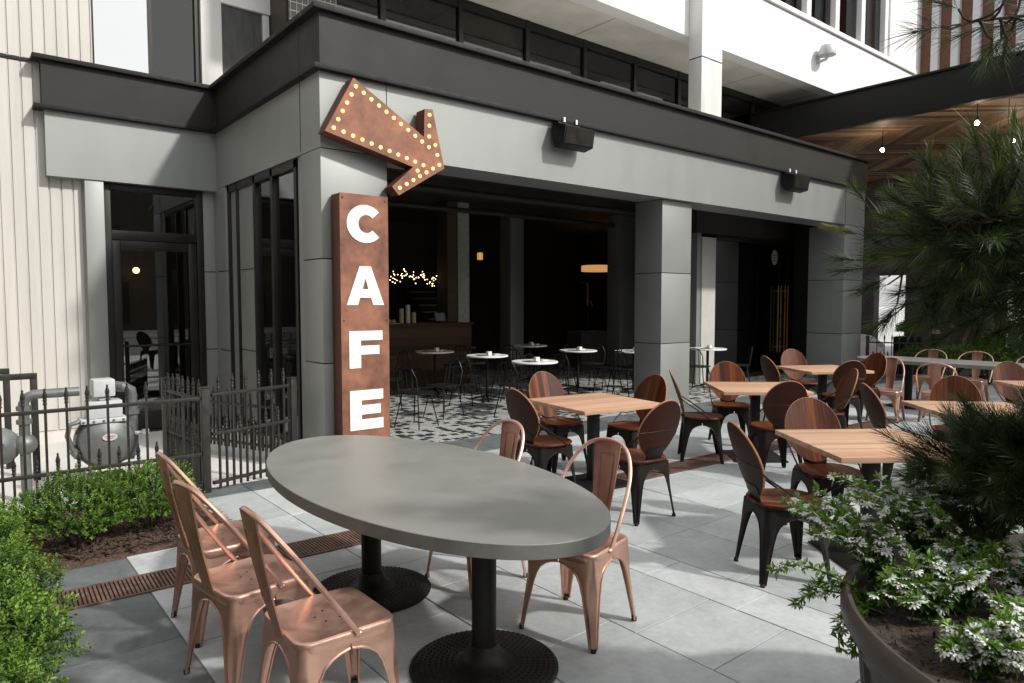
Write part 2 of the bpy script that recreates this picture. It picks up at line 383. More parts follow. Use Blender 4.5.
sc.view_settings.view_transform = 'Standard'; sc.view_settings.look = 'None'; sc.view_settings.gamma = 1
sc.view_settings.exposure = 0.88
sc.cycles.max_bounces = 7; sc.cycles.transparent_max_bounces = 12; sc.cycles.use_denoising = True
sc.cycles.sample_clamp_indirect = 4

# ------------------------------------------------------------------ ground
g = MB(); g.box(-160, 220, -160, 220, -.60, -.16); tag(g.build('ground', M['pave_far'], smooth=False), kind='structure')
g = MB(); g.box(-7.0, .0, -.5, 4.2, -.158, -.13); tag(g.build('yard_slab', M['conc'], smooth=False), kind='structure')
g = MB(); g.box(-9, 20, -10.5, -.42, -.155, -.006); g.box(0.0, 20, -.42, 0, -.155, -.006)
tag(g.build('patio_bed', M['grout'], smooth=False), kind='structure')
g = MB(); g.box(-60, 80, -24, -12, -.158, -.10); tag(g.build('road', M['asphalt'], smooth=False), kind='structure')

def pavers(name, cells, m, gap=.006):
    mb = MB(); tints = []
    bev = .002
    for (x0, x1, y0, y1) in cells:
        x0 += gap / 2; x1 -= gap / 2; y0 += gap / 2; y1 -= gap / 2
        if x1 - x0 < .03 or y1 - y0 < .03: continue
        z = rng.uniform(-.0012, .0012); t = rng.random()
        b0 = [(x0, y0), (x1, y0), (x1, y1), (x0, y1)]
        i0 = [(x0 + bev, y0 + bev), (x1 - bev, y0 + bev), (x1 - bev, y1 - bev), (x0 + bev, y1 - bev)]
        vs = [(*p, -.02) for p in b0] + [(*p, z - .003) for p in b0] + [(*p, z) for p in i0]
        fs = [(8, 9, 10, 11)]
        for a in range(4):
            c = (a + 1) % 4
            fs += [(a, c, c + 4, a + 4), (a + 4, c + 4, c + 8, a + 8)]
        mb.add(vs, fs); tints += [t] * len(fs)
    o = mb.build(name, m, smooth=False, fix=False)
    a = o.data.attributes.new('tint', 'FLOAT', 'FACE'); a.data.foreach_set('value', tints)
    return tag(o, kind='structure')
light, dark = [], []
# courses run along Y, about .62 wide; joints staggered (anchored on the joints seen in the photograph)
xs = [-2.18]
for wdt in (.585, .585, .59, .62, .33, .58, .58): xs.append(xs[-1] + wdt)
while xs[-1] < 14: xs.append(xs[-1] + rng.choice((.45, .6, .6, .75)))
def course(x0, x1, ya, yb, out, first=None):
    y = ya
    if first: out.append((x0, x1, ya, first)); y = first
    while y < yb - .02:
        n = min(yb, y + rng.choice((.45, .62, .76, .92)))
        if yb - n < .2: n = yb
        out.append((x0, x1, y, n)); y = n
anch = {2: -5.163, 3: -4.535}
for i in range(len(xs) - 1):
    course(xs[i], xs[i + 1], -9.5 + rng.uniform(-.3, .3), -2.39, light)
    course(xs[i], xs[i + 1], -2.39, -.75, light, -1.845 if xs[i + 1] < -1.1 else None)
light = [c for c in light if not (c[1] < -1.6 and c[2] > -1.9 and c[3] > -1.84)]
for i in range(len(xs) - 1):                         # dark border at the cafe line
    if xs[i] > -1.6: dark.append((xs[i], xs[i + 1], -.75, -.42 if xs[i + 1] < .1 else -.05))
x = -2.18
while x > -6:
    n = x - rng.choice((.6, .9, 1.1))
    y = -2.39
    for yy in (-3.185, -3.72, -4.4, -5.2, -6.0, -7.0, -8.2):
        dark.append((n, x, yy, y)); y = yy
    dark.append((n, x, -2.39, -1.845)); x = n
pavers('paving', light, M['paver']); pavers('border_paving', dark, M['paverdark'])
# mosaic cafe floor
g = MB(); g.box(0.0, 13.1, -.045, 9.0, -.15, .0); tag(g.build('cafe_floor', M['mosaic'], smooth=False), kind='structure')
# planting bed with mulch: low mound with an uneven surface
def mound(name, x0, x1, y0, y1, z, m, n=46, edge=.06):
    mb = MB(); vs = []; fs = []
    for j in range(n + 1):
        for i in range(n + 1):
            X = x0 + (x1 - x0) * i / n; Y = y0 + (y1 - y0) * j / n
            d = min(i, n - i, j, n - j) / n
            h = z * min(1, d / .18) ** .6 + rng.uniform(-.012, .012) - (.03 if d == 0 else 0)
            vs.append((X, Y, max(-.05, h)))
    for j in range(n):
        for i in range(n):
            a = j * (n + 1) + i; fs.append((a, a + 1, a + n + 2, a + n + 1))
    mb.add(vs, fs); return mb
def chips(mb, x0, x1, y0, y1, z, n):
    for _ in range(n):
        c = Vector((rng.uniform(x0, x1), rng.uniform(y0, y1), z + rng.uniform(-.005, .012)))
        a = rng.uniform(0, 6.3); l = rng.uniform(.012, .03); wd = rng.uniform(.004, .009); t = rng.uniform(-.5, .5)
        u = Vector((math.cos(a), math.sin(a), t)) * l; v = Vector((-math.sin(a), math.cos(a), 0)) * wd
        mb.add([c - u - v, c + u - v, c + u + v, c - u + v], [(0, 1, 2, 3)])
mb = mound('x', -5.0, -1.42, -1.84, -.40, .045, None); chips(mb, -3.2, -1.45, -1.82, -.6, .05, 2600)
tag(mb.build('mulch_bed', M['mulch'], fix=False), 'reddish brown bark mulch under the hedge along the iron fence', 'mulch', kind='stuff')
mb = mound('x', -6.0, -2.74, -5.6, -1.84, .045, None)
tag(mb.build('mulch_bed', M['mulch'], fix=False), 'bark mulch under the hedge in the left corner', 'mulch', kind='stuff')

# drain grate strip
gr = empty('drain_grate', (0, 0, 0), 0, 'rusty slotted drain grate running across the pale patio stones', 'drain grate')
A = Vector((-2.75, -2.345, 0)); B = Vector((7.2, -2.73, 0)); dv = (B - A).normalized(); nv = Vector((-dv.y, dv.x, 0)); Ln = (B - A).length
def strip(mb, t0, t1, s0, s1, z0, z1):
    P = [A + dv * t + nv * s for t, s in ((t0, s0), (t1, s0), (t1, s1), (t0, s1))]
    mb.add([(p.x, p.y, z) for z in (z0, z1) for p in P], [(3, 2, 1, 0), (4, 5, 6, 7), (0, 1, 5, 4), (1, 2, 6, 5), (2, 3, 7, 6), (3, 0, 4, 7)])
mb = MB(); strip(mb, 0, Ln, -.135, .135, .0018, .003); mb.build('channel', M['pit'], gr, smooth=False)
mb = MB(); strip(mb, 0, Ln, -.150, -.135, .002, .010); strip(mb, 0, Ln, .135, .150, .002, .010); mb.build('frame', M['grate'], gr, smooth=False)
mb = MB(); t = .02
while t < Ln - .03:
    strip(mb, t, t + .013, -.134, .134, .0032, .0095); t += .0215
mb.build('slats', M['grate'], gr, smooth=False)

# ------------------------------------------------------------------ cafe building
D = 3.474
cafe = empty('cafe_building', (0, 0, 0), 0, 'grey panelled cafe front with square pillars and dark overhanging fascia', 'cafe')
def part(name, m, mb, parent=cafe, **k): return mb.build(name, m, parent, **k)
mb = MB(); mb.box(0, 12.21, 0, .55, 3.222, 4.03); part('header_band', M['panel'], mb)
mb = MB(); mb.box(0, .55, .552, D - .002, 3.222, 4.03); part('side_band', M['panel'], mb)
mb = MB(); mb.box(-1.998, .0, D, D + .14, 3.19, 4.03); part('rear_band', M['panel'], mb)
mb = MB(); mb.box(-.002, 12.24, -.02, .5, 4.032, 4.57); part('fascia', M['fascia'], mb)
mb = MB(); mb.box(-.004, .5, .502, D - .022, 4.032, 4.57); part('side_fascia', M['fascia'], mb)
mb = MB(); mb.box(-2.02, -.006, D - .02, D + .14, 4.032, 4.57); part('rear_fascia', M['fascia'], mb)
p = .075
def lips(z0, z1, q):
    mb = MB()
    mb.box(-q, 12.24 + q, -q, .3, z0, z1); mb.box(-q, .3, .302, D - q - .002, z0, z1); mb.box(-2.11, .25, D - q, D + .14, z0, z1)
    return mb
part('cornice', M['lip'], lips(4.572, 4.625, .085), bevel=.004)
part('drip_edge', M['lip'], lips(3.985, 4.034, .085), bevel=.004)
mb = MB(); mb.box(.03, 12.2, .5, 9, 4.45, 4.5); part('roof', M['conc'], mb, smooth=False)
# seams in cladding are narrow proud black strips of sealant
def pillar(x0, x1, y0, y1, top, seams, name='pillar'):
    po = empty(name, (0, 0, 0)); po.parent = cafe
    zs = [0] + seams + [top]
    mb = MB()
    for a, b in zip(zs[:-1], zs[1:]):
        mb.box(x0, x1, y0, y1, a + .006, b - .006)
    mb2 = MB(); mb2.box(x0 + .012, x1 - .012, y0 + .012, y1 - .012, 0.001, top - .001)
    part('panel', M['panel'], mb, po, bevel=.004); part('joint', M['seam'], mb2, po, smooth=False)
    return po
pillar(0, .765, .003, .50, 3.22, [1.0, 2.09], 'corner_pillar')
pillar(5.60, 6.335, .10, .64, 3.22, [.985, 2.09], 'middle_pillar')
pillar(11.35, 12.21, .003, .76, 3.22, [.97, 2.09], 'end_pillar')
mb = MB(); mb.box(.03, .40, .503, .66, 0, 3.22); part('pilaster', M['panel'], mb, bevel=.004)
mb = MB(); mb.box(.762, .768, -.004, .01, 3.25, 3.985); part('panel_joint', M['seam'], mb, smooth=False)
mb = MB(); mb.box(11.34, 11.346, -.004, .01, 3.25, 3.985); part('panel_joint', M['seam'], mb, smooth=False)
mb = MB(); mb.box(-.004, .01, .50, .506, 3.25, 3.985); part('panel_joint', M['seam'], mb, smooth=False)
# left corner: pilaster between door and side glazing, door with transom
mb = MB(); mb.box(-.155, .10, D + .145, D + .30, -.13, 3.19); mb.box(.0, .16, D - .35, D + .14, -.13, 3.215); part('pilaster', M['panel'], mb, bevel=.004)
mb = MB()
for z in (.96, 2.06):
    mb = MB(); mb.box(-.158, .06, D + .142, D + .15, z, z + .012); part('panel_joint', M['seam'], mb, smooth=False)
    mb = MB(); mb.box(-.003, .05, D - .353, D - .01, z, z + .012); part('panel_joint', M['seam'], mb, smooth=False)
mb = MB(); mb.box(-1.60, -1.39, D + .02, D + .30, -.13, 3.188); part('door_trim', M['panel'], mb, bevel=.003)
fr = MB(); Y0, Y1 = D + .12, D + .24
fr.box(-1.388, -1.30, Y0, Y1, -.13, 3.188); fr.box(-.25, -.158, Y0, Y1, -.13, 3.188)
fr.box(-1.298, -.252, Y0, Y1, 2.46, 2.58); fr.box(-1.298, -.252, Y0, Y1, 3.10, 3.188); fr.box(-1.298, -.252, Y0, Y1, -.13, -.10)
part('door_frame', M['winframe'], fr, bevel=.004)
mb = MB(); mb.box(-1.298, -.252, D + .17, D + .178, 2.582, 3.098); part('transom_pane', M['glass'], mb, smooth=False)
dr = MB(); dr.box(-1.295, -1.20, D + .14, D + .19, -.09, 2.455); dr.box(-.36, -.255, D + .14, D + .19, -.09, 2.455)
dr.box(-1.198, -.362, D + .14, D + .19, 2.33, 2.455); dr.box(-1.198, -.362, D + .14, D + .19, -.09, .16)
do = part('glass_door', M['winframe'], dr, bevel=.003)
mb = MB(); mb.box(-1.199, -.361, D + .160, D + .168, .161, 2.329); part('pane', M['glass'], mb, do, smooth=False)
mb = MB(); mb.tube([(-1.2, D + .138, 1.05), (-1.2, D + .10, 1.05), (-.36, D + .10, 1.05), (-.36, D + .138, 1.05)], .012, 8); part('push_bar', M['black'], mb, do)
# side glazing (X = 0 wall)
mb = MB()
for y in (3.02, 2.70, 2.02, 1.42, .70): mb.box(.02, .12, y, y + (.07 if y != 2.70 else .045), 0, 3.215)
mb.box(.02, .12, .70, 3.09, 3.12, 3.218); mb.box(.02, .12, .70, 3.09, 0, .08)
part('window_frame', M['winframe'], mb, bevel=.003)
mb = MB(); mb.box(.065, .072, .77, 2.02, .08, 3.12); part('pane', M['glass'], mb, smooth=False)
mb = MB(); mb.box(.05, .10, 2.09, 2.70, .08, 3.12); mb.box(.05, .10, 2.745, 3.02, .08, 3.12); part('infill_panel', M['panel'], mb, smooth=False)
for z in (1.0, 2.06): mb = MB(); mb.box(.045, .05, 2.10, 2.69, z, z + .012); part('panel_joint', M['seam'], mb, smooth=False)
Yg_ = 1.6
# soffit, interior shell
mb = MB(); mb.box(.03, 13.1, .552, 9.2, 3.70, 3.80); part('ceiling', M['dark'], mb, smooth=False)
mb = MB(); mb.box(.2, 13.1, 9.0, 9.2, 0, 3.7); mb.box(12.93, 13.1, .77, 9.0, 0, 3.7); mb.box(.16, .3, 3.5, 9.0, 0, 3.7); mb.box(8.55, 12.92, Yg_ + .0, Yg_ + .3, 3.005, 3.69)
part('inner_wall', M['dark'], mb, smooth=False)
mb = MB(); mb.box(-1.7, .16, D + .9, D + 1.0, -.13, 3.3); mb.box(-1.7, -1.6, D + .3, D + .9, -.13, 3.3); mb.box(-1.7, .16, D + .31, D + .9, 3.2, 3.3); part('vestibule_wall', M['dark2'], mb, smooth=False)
# ceiling services
mb = MB()
mb.tube([(.9, 1.3, 3.55), (11.2, 1.3, 3.55)], .035, 8); mb.tube([(.9, 3.0, 3.5), (11.2, 3.0, 3.5)], .06, 8); mb.tube([(.9, 4.6, 3.45), (11.2, 4.6, 3.45)], .05, 8)
part('ceiling_pipe', M['dark'], mb)
# right bay glazed doors, recessed
Yg = 1.6
mb = MB(); mb.box(8.55, 8.68, Yg - .02, Yg + .30, 0, 3.0); part('column', M['panel'], mb, bevel=.004)
mb = MB(); mb.box(8.70, 9.16, Yg - .03, Yg + .30, 0, 2.93); part('column', M['plaster'], mb, bevel=.004)
mb = MB()
mb.box(9.17, 12.9, Yg - .02, Yg + .06, 2.90, 3.0); mb.box(12.84, 12.92, Yg - .02, Yg + .06, 0, 2.90)
mb.box(9.17, 12.84, Yg - .02, Yg + .06, 0, .07)
part('glazing_frame', M['winframe'], mb, bevel=.003)
for i, (a, b) in enumerate(((9.18, 10.55), (10.56, 11.70), (11.71, 12.83))):
    mb = MB(); mb.box(a, b, Yg + .01, Yg + .022, .08, 2.89); pd = part('glass_panel' if i == 0 else 'glass_door', M['glass'], mb, smooth=False)
    if i: 
        for hx in ((11.50, 11.62) if i == 1 else (11.79, 11.91)):
            hb = MB(); hb.tube([(hx, Yg - .075 , .5), (hx, Yg - .075, 2.0)], .016, 8)
            for zz in (.62, 1.88): hb.tube([(hx, Yg - .075, zz), (hx, Yg + .008, zz)], .010, 6)
            part('pull_handle', M['brass'], hb, pd)
    if i == 1:
        sb = MB(); pts = [(11.45 + .12 * math.cos(a_), 2.63 + .17 * math.sin(a_)) for a_ in [2 * math.pi * k / 20 for k in range(20)]]
        sb.prism(pts, Yg + .004, Yg + .008); part('badge_sticker', mat('sticker', (.35, .42, .36), .6), sb, pd, smooth=False)
        sb = MB(); [sb.box(11.37, 11.53, Yg + .0015, Yg + .0035, z, z + .02) for z in (2.55, 2.61, 2.67)]; part('sticker_print', M['dark2'], sb, pd, smooth=False)
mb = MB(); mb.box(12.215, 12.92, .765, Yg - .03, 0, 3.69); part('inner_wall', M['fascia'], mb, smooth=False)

# ------------------------------------------------------------------ corrugated wall, left
cw = empty('corrugated_wall', (0, 0, 0), 0, 'cream vertical ribbed metal wall at the left of the grey cafe', 'wall')
def ribs(x0, x1, y, z0, z1, pitch=.125, gw=.022, gd=.02):
    mb = MB(); pr = []; x = x0
    while x < x1 - .01:
        n = min(x + pitch, x1)
        pr += [(x, 0), (n - gw, 0), (n - gw * .7, gd), (n - gw * .3, gd)]; x = n
    pr.append((x1, 0)); n = len(pr)
    vs = [(a, y + b, z) for z in (z0, z1) for a, b in pr]
    mb.add(vs, [(i, i + 1, i + 1 + n, i + n) for i in range(n - 1)]); return mb
YW = D + .15
mb = ribs(-7.2, -1.60, YW, .02, 4.55); mb.box(-7.2, -1.60, YW + .021, YW + .3, -.13, 4.55); mb.build('lower_cladding', M['cor'], cw, smooth=False, fix=False)
mb = ribs(-7.2, -1.44, YW - .03, 4.60, 10); mb.box(-7.2, -1.44, YW - .009, YW + .3, 4.6, 10); mb.build('upper_cladding', M['cor'], cw, smooth=False, fix=False)
mb = MB(); x = -7.17
while x < -1.9: mb.box(x, x + .06, YW - .024, YW - .004, 4.572, 4.596); x += .125
mb.build('rib_ends', M['winframe'], cw, smooth=False)
mb = MB(); mb.box(-7.2, -1.61, YW + .018, YW + .02, -.13, .02); mb.build('plinth', M['soffit'], cw, smooth=False)

# ------------------------------------------------------------------ upper building
ub = empty('office_building', (0, 0, 0), 0, 'white clad office block rising above the cafe with dark band of windows', 'building')
Ys, zs_ = 1.5, 6.68
def up(name, m, mb, parent=ub, **k): return mb.build(name, m, parent, **k)
# left bay above the rear fascia
mb = MB(); mb.box(-1.43, -.80, D + .10, D + .11, 4.3, 10); gp = up('window', M['skyglass'], mb, smooth=False)
mb = MB(); mb.box(-1.44, -.86, D + .14, D + .16, 4.3, 10); up('window_backing', M['curtain'], mb, smooth=False)
mb = ribs(-.86, -.16, D + .30, 4.3, 10, .09, .04, .05); up('curtain', mat('dark_curtain', (.022, .018, .014), .8), mb, smooth=False, fix=False)
mb = MB(); mb.box(-.80, -.76, D + .06, D + .13, 4.3, 10); mb.box(-.22, -.16, D + .06, D + .13, 4.3, 10); up('window_frame', M['winframe'], mb, smooth=False)
mb = MB(); mb.box(-.76, -.22, D + .11, D + .118, 4.3, 10); up('window', M['winglass'], mb, smooth=False)
mb = MB(); mb.box(-.158, .12, D + .0, D + .5, 4.3, 10); up('pier', M['whitecol'], mb, bevel=.01)
mb = MB(); mb.box(.122, .70, D + .06, D + .3, 4.3, 5.80); up('stone_panel', M['darkpan'], mb, smooth=False)
mb = MB(); mb.box(.122, .82, D + .02, D + .5, 5.82, 7.2); up('white_slab', M['white'], mb, bevel=.01)
mb = MB(); mb.box(.702, .80, D + .02, D + .5, 4.3, 5.80); up('pier', M['whitecol'], mb, bevel=.01)
# band of dark windows under the soffit
mb = MB(); Yw = 2.95
x = .84; k = 0
fb = MB()
while x < 15:
    fb.box(x, x + .09, Yw - .05, Yw + .05, 4.5, zs_); x += 1.46
fb.box(.84, 15, Yw - .04, Yw + .06, 6.52, zs_ - .002); fb.box(.84, 15, Yw - .06, Yw + .06, 4.5, 4.66)
wf = up('ribbon_frame', M['winframe'], fb, smooth=False)
x = .84
while x < 14.9:
    mb = MB(); mb.box(x + .091, x + 1.459, Yw, Yw + .01, 4.661, 6.519); up('ribbon_window', M['winglass'], mb, smooth=False); x += 1.46
mb = MB(); mb.box(.84, 15, Yw + 1.4, Yw + 1.5, 4.4, 7); mb.box(.82, .84, Yw - .02, Yw + 1.5, 4.4, 6.7); mb.box(.84, 15, Yw + .07, Yw + 1.4, 4.45, 4.49); up('inner_wall', M['dark2'], mb, smooth=False)
mb = MB(); mb.box(.84, 1.55, Yw - .10, Yw - .055, 4.5, 6.4); 
tl = up('tiled_screen', mat('tile_screen', (.045, .048, .045), .3, 0, .3, 12), mb, smooth=False)
mb = MB()
for i in range(16): mb.box(.84, 1.55, Yw - .106, Yw - .101, 4.62 + i * .12, 4.63 + i * .12)
for i in range(9): mb.box(.86 + i * .085, .866 + i * .085, Yw - .106, Yw - .1015, 4.5, 6.4)
up('grout_line', M['soffit'], mb, tl, smooth=False)
mb = MB(); mb.box(.84, 30, Ys + .3, Yw + 1.5, zs_, zs_ + .25); up('soffit_slab', M['soffit'], mb, smooth=False)
mb = MB()
for x in (3.9, 6.4, 11.2, 13.6): mb.box(x, x + .012, Ys + .31, Yw - .05, zs_ - .003, zs_ + .05)
up('soffit_joint', M['winframe'], mb, smooth=False)
mb = MB(); mb.box(.84, 18.4, Ys, Ys + .3, zs_ - .03, 8.0); up('spandrel', M['white'], mb, bevel=.01)
for x in (4.6, 7.0, 9.4, 11.8, 14.2): mb = MB(); mb.box(x, x + .015, Ys - .003, Ys + .01, zs_, 7.99); up('spandrel_joint', M['soffit'], mb, smooth=False)
mb = MB(); mb.box(.84, 18.4, Ys - .06, Ys + .3, 8.02, 8.12); up('ledge', M['white'], mb, bevel=.008)
mb = MB(); mb.box(16.7, 18.4, Ys - .03, Ys + .25, 8.13, 14); up('corner_pier', M['white'], mb, smooth=False)
for i in range(12):
    x = 16.6 - i * 1.35
    mb = MB(); mb.box(x - .10, x + .10, Ys + .02, Ys + .2, 8.13, 11.5); up('mullion', M['white'], mb, bevel=.01)
    mb = MB(); mb.box(x - 1.24, x - .11, Ys + .15, Ys + .16, 8.13, 11.5); up('upper_window', M['winglass'], mb, smooth=False)
mb = ribs(.84, 16.6, Ys + .5, 8.13, 11.5, .16, .07, .05); up('curtain', M['curtain'], mb, smooth=False, fix=False)
mb = MB(); mb.box(.84, 18.4, Ys, Ys + .8, 11.52, 14); up('upper_wall', M['white'], mb, smooth=False)
# white concrete column standing on the cafe roof
cl = empty('roof_column', (0, 0, 0), 0, 'white square concrete column standing on the cafe roof', 'column')
mb = MB(); mb.box(8.07, 8.72, 1.2, 1.495, 4.95, 6.20); mb.build('shaft', M['whitecol'], cl, bevel=.008)
mb = MB(); mb.box(8.085, 8.705, 1.215, 1.49, 4.88, 4.95); mb.box(8.085, 8.705, 1.215, 1.49, 6.20, 6.222); mb.build('joint', M['winframe'], cl, smooth=False)
mb = MB(); mb.box(8.07, 8.72, 1.2, 1.495, 6.222, 12); mb.build('upper_shaft', M['white'], cl, bevel=.008)
mb = MB(); mb.box(8.14, 8.65, 1.27, 1.49, 4.5, 4.88); mb.build('plinth', M['white'], cl, bevel=.008)
# wall lamp on the spandrel
wl = empty('wall_lamp', (12.96, Ys, 7.33), 0, 'small white dome lamp mounted on the bright white upper wall', 'lamp')
mb = MB(); mb.lathe([(.02, .22), (.14, .20), (.20, .08), (.19, -.02), (.02, -.04)], 16, (0, -.22, 0)); mb.build('dome', M['meterpale'], wl)
mb = MB(); mb.tube([(0, -.01, -.12), (0, -.2, -.1), (0, -.22, .0)], .035, 8); mb.build('bracket', M['whitecol'], wl)
# side wing with brick panels and white fins
wg = empty('brick_wing', (0, 0, 0), 0, 'orange brick upper wing with white vertical fins, at top right', 'building')
mb = MB(); mb.box(24, 30, -9, 4.4, 6.2, 15); mb.build('wall', M['brick'], wg, smooth=False)
for i in range(19):
    y = 4.2 - i * .62
    mb = MB(); mb.box(23.75, 23.995, y - .11, y + .11, 6.2, 15); mb.build('fin', M['white'], wg, bevel=.01)
mb = MB(); mb.box(25, 29, -8, -.6, -.15, 6.19); mb.build('base', M['dark2'], wg, smooth=False)

# ------------------------------------------------------------------ canopy on the right
cn = empty('timber_canopy', (0, 0, 0), 0, 'big dark edged canopy with chevron timber ceiling, right of the cafe', 'canopy')
mb = MB(); mb.box(12.5, 12.72, -11, 6.6, 5.50, 6.20); mb.build('edge_beam', M['lip'], cn, bevel=.008)
mb = MB(); mb.box(12.46, 12.74, -11, 6.6, 6.202, 6.25); mb.build('coping', M['black'], cn, bevel=.004)
mb = MB(); mb.box(12.722, 23.5, -11, 6.6, 5.64, 5.70); mb.build('plank_ceiling', M['chevron'], cn, smooth=False)
mb = MB(); mb.box(12.722, 23.5, -11, 6.6, 5.72, 6.20); mb.build('roof', M['fascia'], cn, smooth=False)
mb = MB(); mb.box(12.724, 12.745, -11, 6.6, 5.56, 5.60); mb.build('trim_strip', M['soffit'], cn, smooth=False)
for a, b, z0, z1 in ((-.12, 2.56, -.15, 5.63), (3.53, 6.6, -.15, 5.63), (-9, -1.5, -.15, 5.63), (2.562, 3.528, 2.5, 5.63), (-1.498, -.122, 2.6, 5.63)):
    mb = MB(); mb.box(21, 21.4, a, b, z0, z1); mb.build('back_wall', M['dark2'], cn, smooth=False)
bl = empty('globe_bulb', (0, 0, 0), 0, None, 'ceiling bulb')
mb = MB(); mb.ball((0, 0, 0), .043, 14, 8); mb.build('globe', M['globe'], bl)
mb = MB(); mb.lathe([(.03, .05), (.03, .11), (.008, .12), (.008, .42)], 10); mb.build('socket', M['black'], bl)
for (x, y), lb in (((14.2, .52), 'glowing globe bulb hanging from the timber canopy, nearest the cafe fascia'), ((13.07, -1.76), 'glowing globe bulb in the middle, above the upright pine shoot'), ((15.48, -1.72), 'glowing globe bulb hanging rightmost under the timber canopy')):
    place(bl, (x, y, 5.2), 0, lb, 'bulbs under the canopy')

# ------------------------------------------------------------------ speakers on the fascia
sp = empty('wall_speaker', (0, 0, 0), 0, None, 'speaker')
prof = [(-.05, .17), (-.30, .10), (-.26, -.13), (-.10, -.16), (-.05, -.02)]
mb = MB(); mb.prism(prof, -.27, .27, 'yz'); mb.build('cabinet', M['black'], sp, bevel=.012)
mb = MB(); a, b = Vector((-.303, .088)), Vector((-.266, -.118))
mb.add([(-.25, a.x - .004, a.y), (.25, a.x - .004, a.y), (.25, b.x - .004, b.y), (-.25, b.x - .004, b.y)], [(0, 1, 2, 3)]); mb.build('grille', M['winframe'], sp, smooth=False)
mb = MB(); mb.box(-.05, .05, -.06, 0, -.06, .15); mb.box(-.20, .20, -.09, -.05, .165, .185); mb.build('bracket', M['black'], sp, bevel=.004)
mb = MB()
for x in (-.12, .10): mb.box(x, x + .03, -.11, -.088, .19, .25)
mb.build('cable_clip', M['white'], sp)
place(sp, (3.42, -.005, 3.79), 0, 'black speaker hung under the fascia above the wide cafe opening', 'speakers under the fascia')
place(sp, (9.05, -.005, 3.80), 0, 'black speaker hung under the fascia above the glass doors', 'speakers under the fascia')

# ------------------------------------------------------------------ CAFE sign and arrow
sg = empty('cafe_sign', (.10, -.005, 0), 0, 'tall rusty steel box sign with white CAFE letters on the corner pillar', 'sign')
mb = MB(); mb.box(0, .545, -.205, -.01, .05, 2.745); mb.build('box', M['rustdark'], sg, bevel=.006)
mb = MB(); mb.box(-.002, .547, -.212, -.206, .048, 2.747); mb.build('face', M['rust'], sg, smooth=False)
RXs = Matrix.Rotation(R_(90), 4, 'X')
def letter(ch, x0, x1, z0, z1):
    mb = MB(); y0, y1 = -.219, -.2125; W, H_ = x1 - x0, z1 - z0; t = .30 * W
    def P(l): return [(x0 + a * W, z0 + b * H_) for a, b in l]
    if ch == 'E':
        mb.prism([(x0, z0), (x1, z0), (x1, z0 + .26 * H_), (x0 + .34 * W, z0 + .26 * H_), (x0 + .34 * W, z0 + .385 * H_), (x0 + .92 * W, z0 + .385 * H_), (x0 + .92 * W, z0 + .62 * H_), (x0 + .34 * W, z0 + .62 * H_), (x0 + .34 * W, z0 + .745 * H_), (x1, z0 + .745 * H_), (x1, z1), (x0, z1)], y0, y1)
    if ch == 'F':
        mb.prism([(x0, z0), (x0 + .34 * W, z0), (x0 + .34 * W, z0 + .36 * H_), (x0 + .90 * W, z0 + .36 * H_), (x0 + .90 * W, z0 + .60 * H_), (x0 + .34 * W, z0 + .60 * H_), (x0 + .34 * W, z0 + .745 * H_), (x1, z0 + .745 * H_), (x1, z1), (x0, z1)], y0, y1)
    if ch == 'A':
        mb.prism(P([(-.06, 0), (.27, 0), (.335, .19), (.665, .19), (.73, 0), (1.06, 0), (.67, 1), (.33, 1)][:0] or [(-.06, 0), (.27, 0), (.335, .19), (.41, .41), (.5, .70), (.5, 1), (.33, 1)]), y0, y1)
        mb.prism(P([(1.06, 0), (.67, 1), (.5, 1), (.5, .70), (.59, .41), (.665, .19), (.73, 0)]), y0, y1)
        mb.prism(P([(.335, .19), (.665, .19), (.59, .41), (.41, .41)]), y0 + .0005, y1)
    if ch == 'C':
        out = []; inn = []
        for k in range(25):
            a = R_(42 + (318 - 42) * k / 24)
            out.append((x0 + W * (.52 + .55 * math.cos(a)), z0 + H_ * (.5 + .52 * math.sin(a))))
            inn.append((x0 + W * (.55 + .24 * math.cos(a)), z0 + H_ * (.5 + .25 * math.sin(a))))
        n = len(out); vs = [(p_[0], y, p_[1]) for y in (y0, y1) for p_ in out + inn]; fs = []
        for i in range(n - 1):
            fs.append((i, i + 1, n + i + 1, n + i)); fs.append((2 * n + i, 3 * n + i, 3 * n + i + 1, 2 * n + i + 1))
            fs.append((i, 2 * n + i, 2 * n + i + 1, i + 1)); fs.append((n + i, n + i + 1, 3 * n + i + 1, 3 * n + i))
        fs += [(0, n, 3 * n, 2 * n), (n - 1, 3 * n - 1, 4 * n - 1, 2 * n - 1)]
        mb.add(vs, fs)
    o = mb.build('letter', M['letter'], sg, smooth=False); o['label'] = 'white letter ' + ch
for ch, z1, z0 in (('C', 2.635, 2.26), ('A', 2.01, 1.61), ('F', 1.34, .955), ('E', .72, .305)):
    letter(ch, .082, .464, z0, z1)
for x in (.03, .515):
    for z in (.12, 1.45, 2.70): mb = MB(); mb.lathe([(.011, .0), (.009, .005), (.0001, .006)], 8, (x, -.2125, z), RXs); mb.build('screw', M['rustdark'], sg)
ar = empty('arrow_sign', (0, 0, 0), 0, 'rusty marquee arrow edged with glowing bulbs, pointing down to the right', 'sign')
AP = [(.276, 3.919), (1.113, 3.447), (1.122, 3.75), (1.226, 3.763), (1.377, 3.137), (.791, 2.783), (.71, 2.869), (.97, 3.105), (-.041, 3.339)]
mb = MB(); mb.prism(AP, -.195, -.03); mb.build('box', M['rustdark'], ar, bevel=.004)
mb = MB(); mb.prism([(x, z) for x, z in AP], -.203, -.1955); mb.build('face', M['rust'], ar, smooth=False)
mb = MB(); mb.box(.2, .5, -.03, -.001, 3.3, 3.5); mb.build('bracket', M['rustdark'], ar, smooth=False)
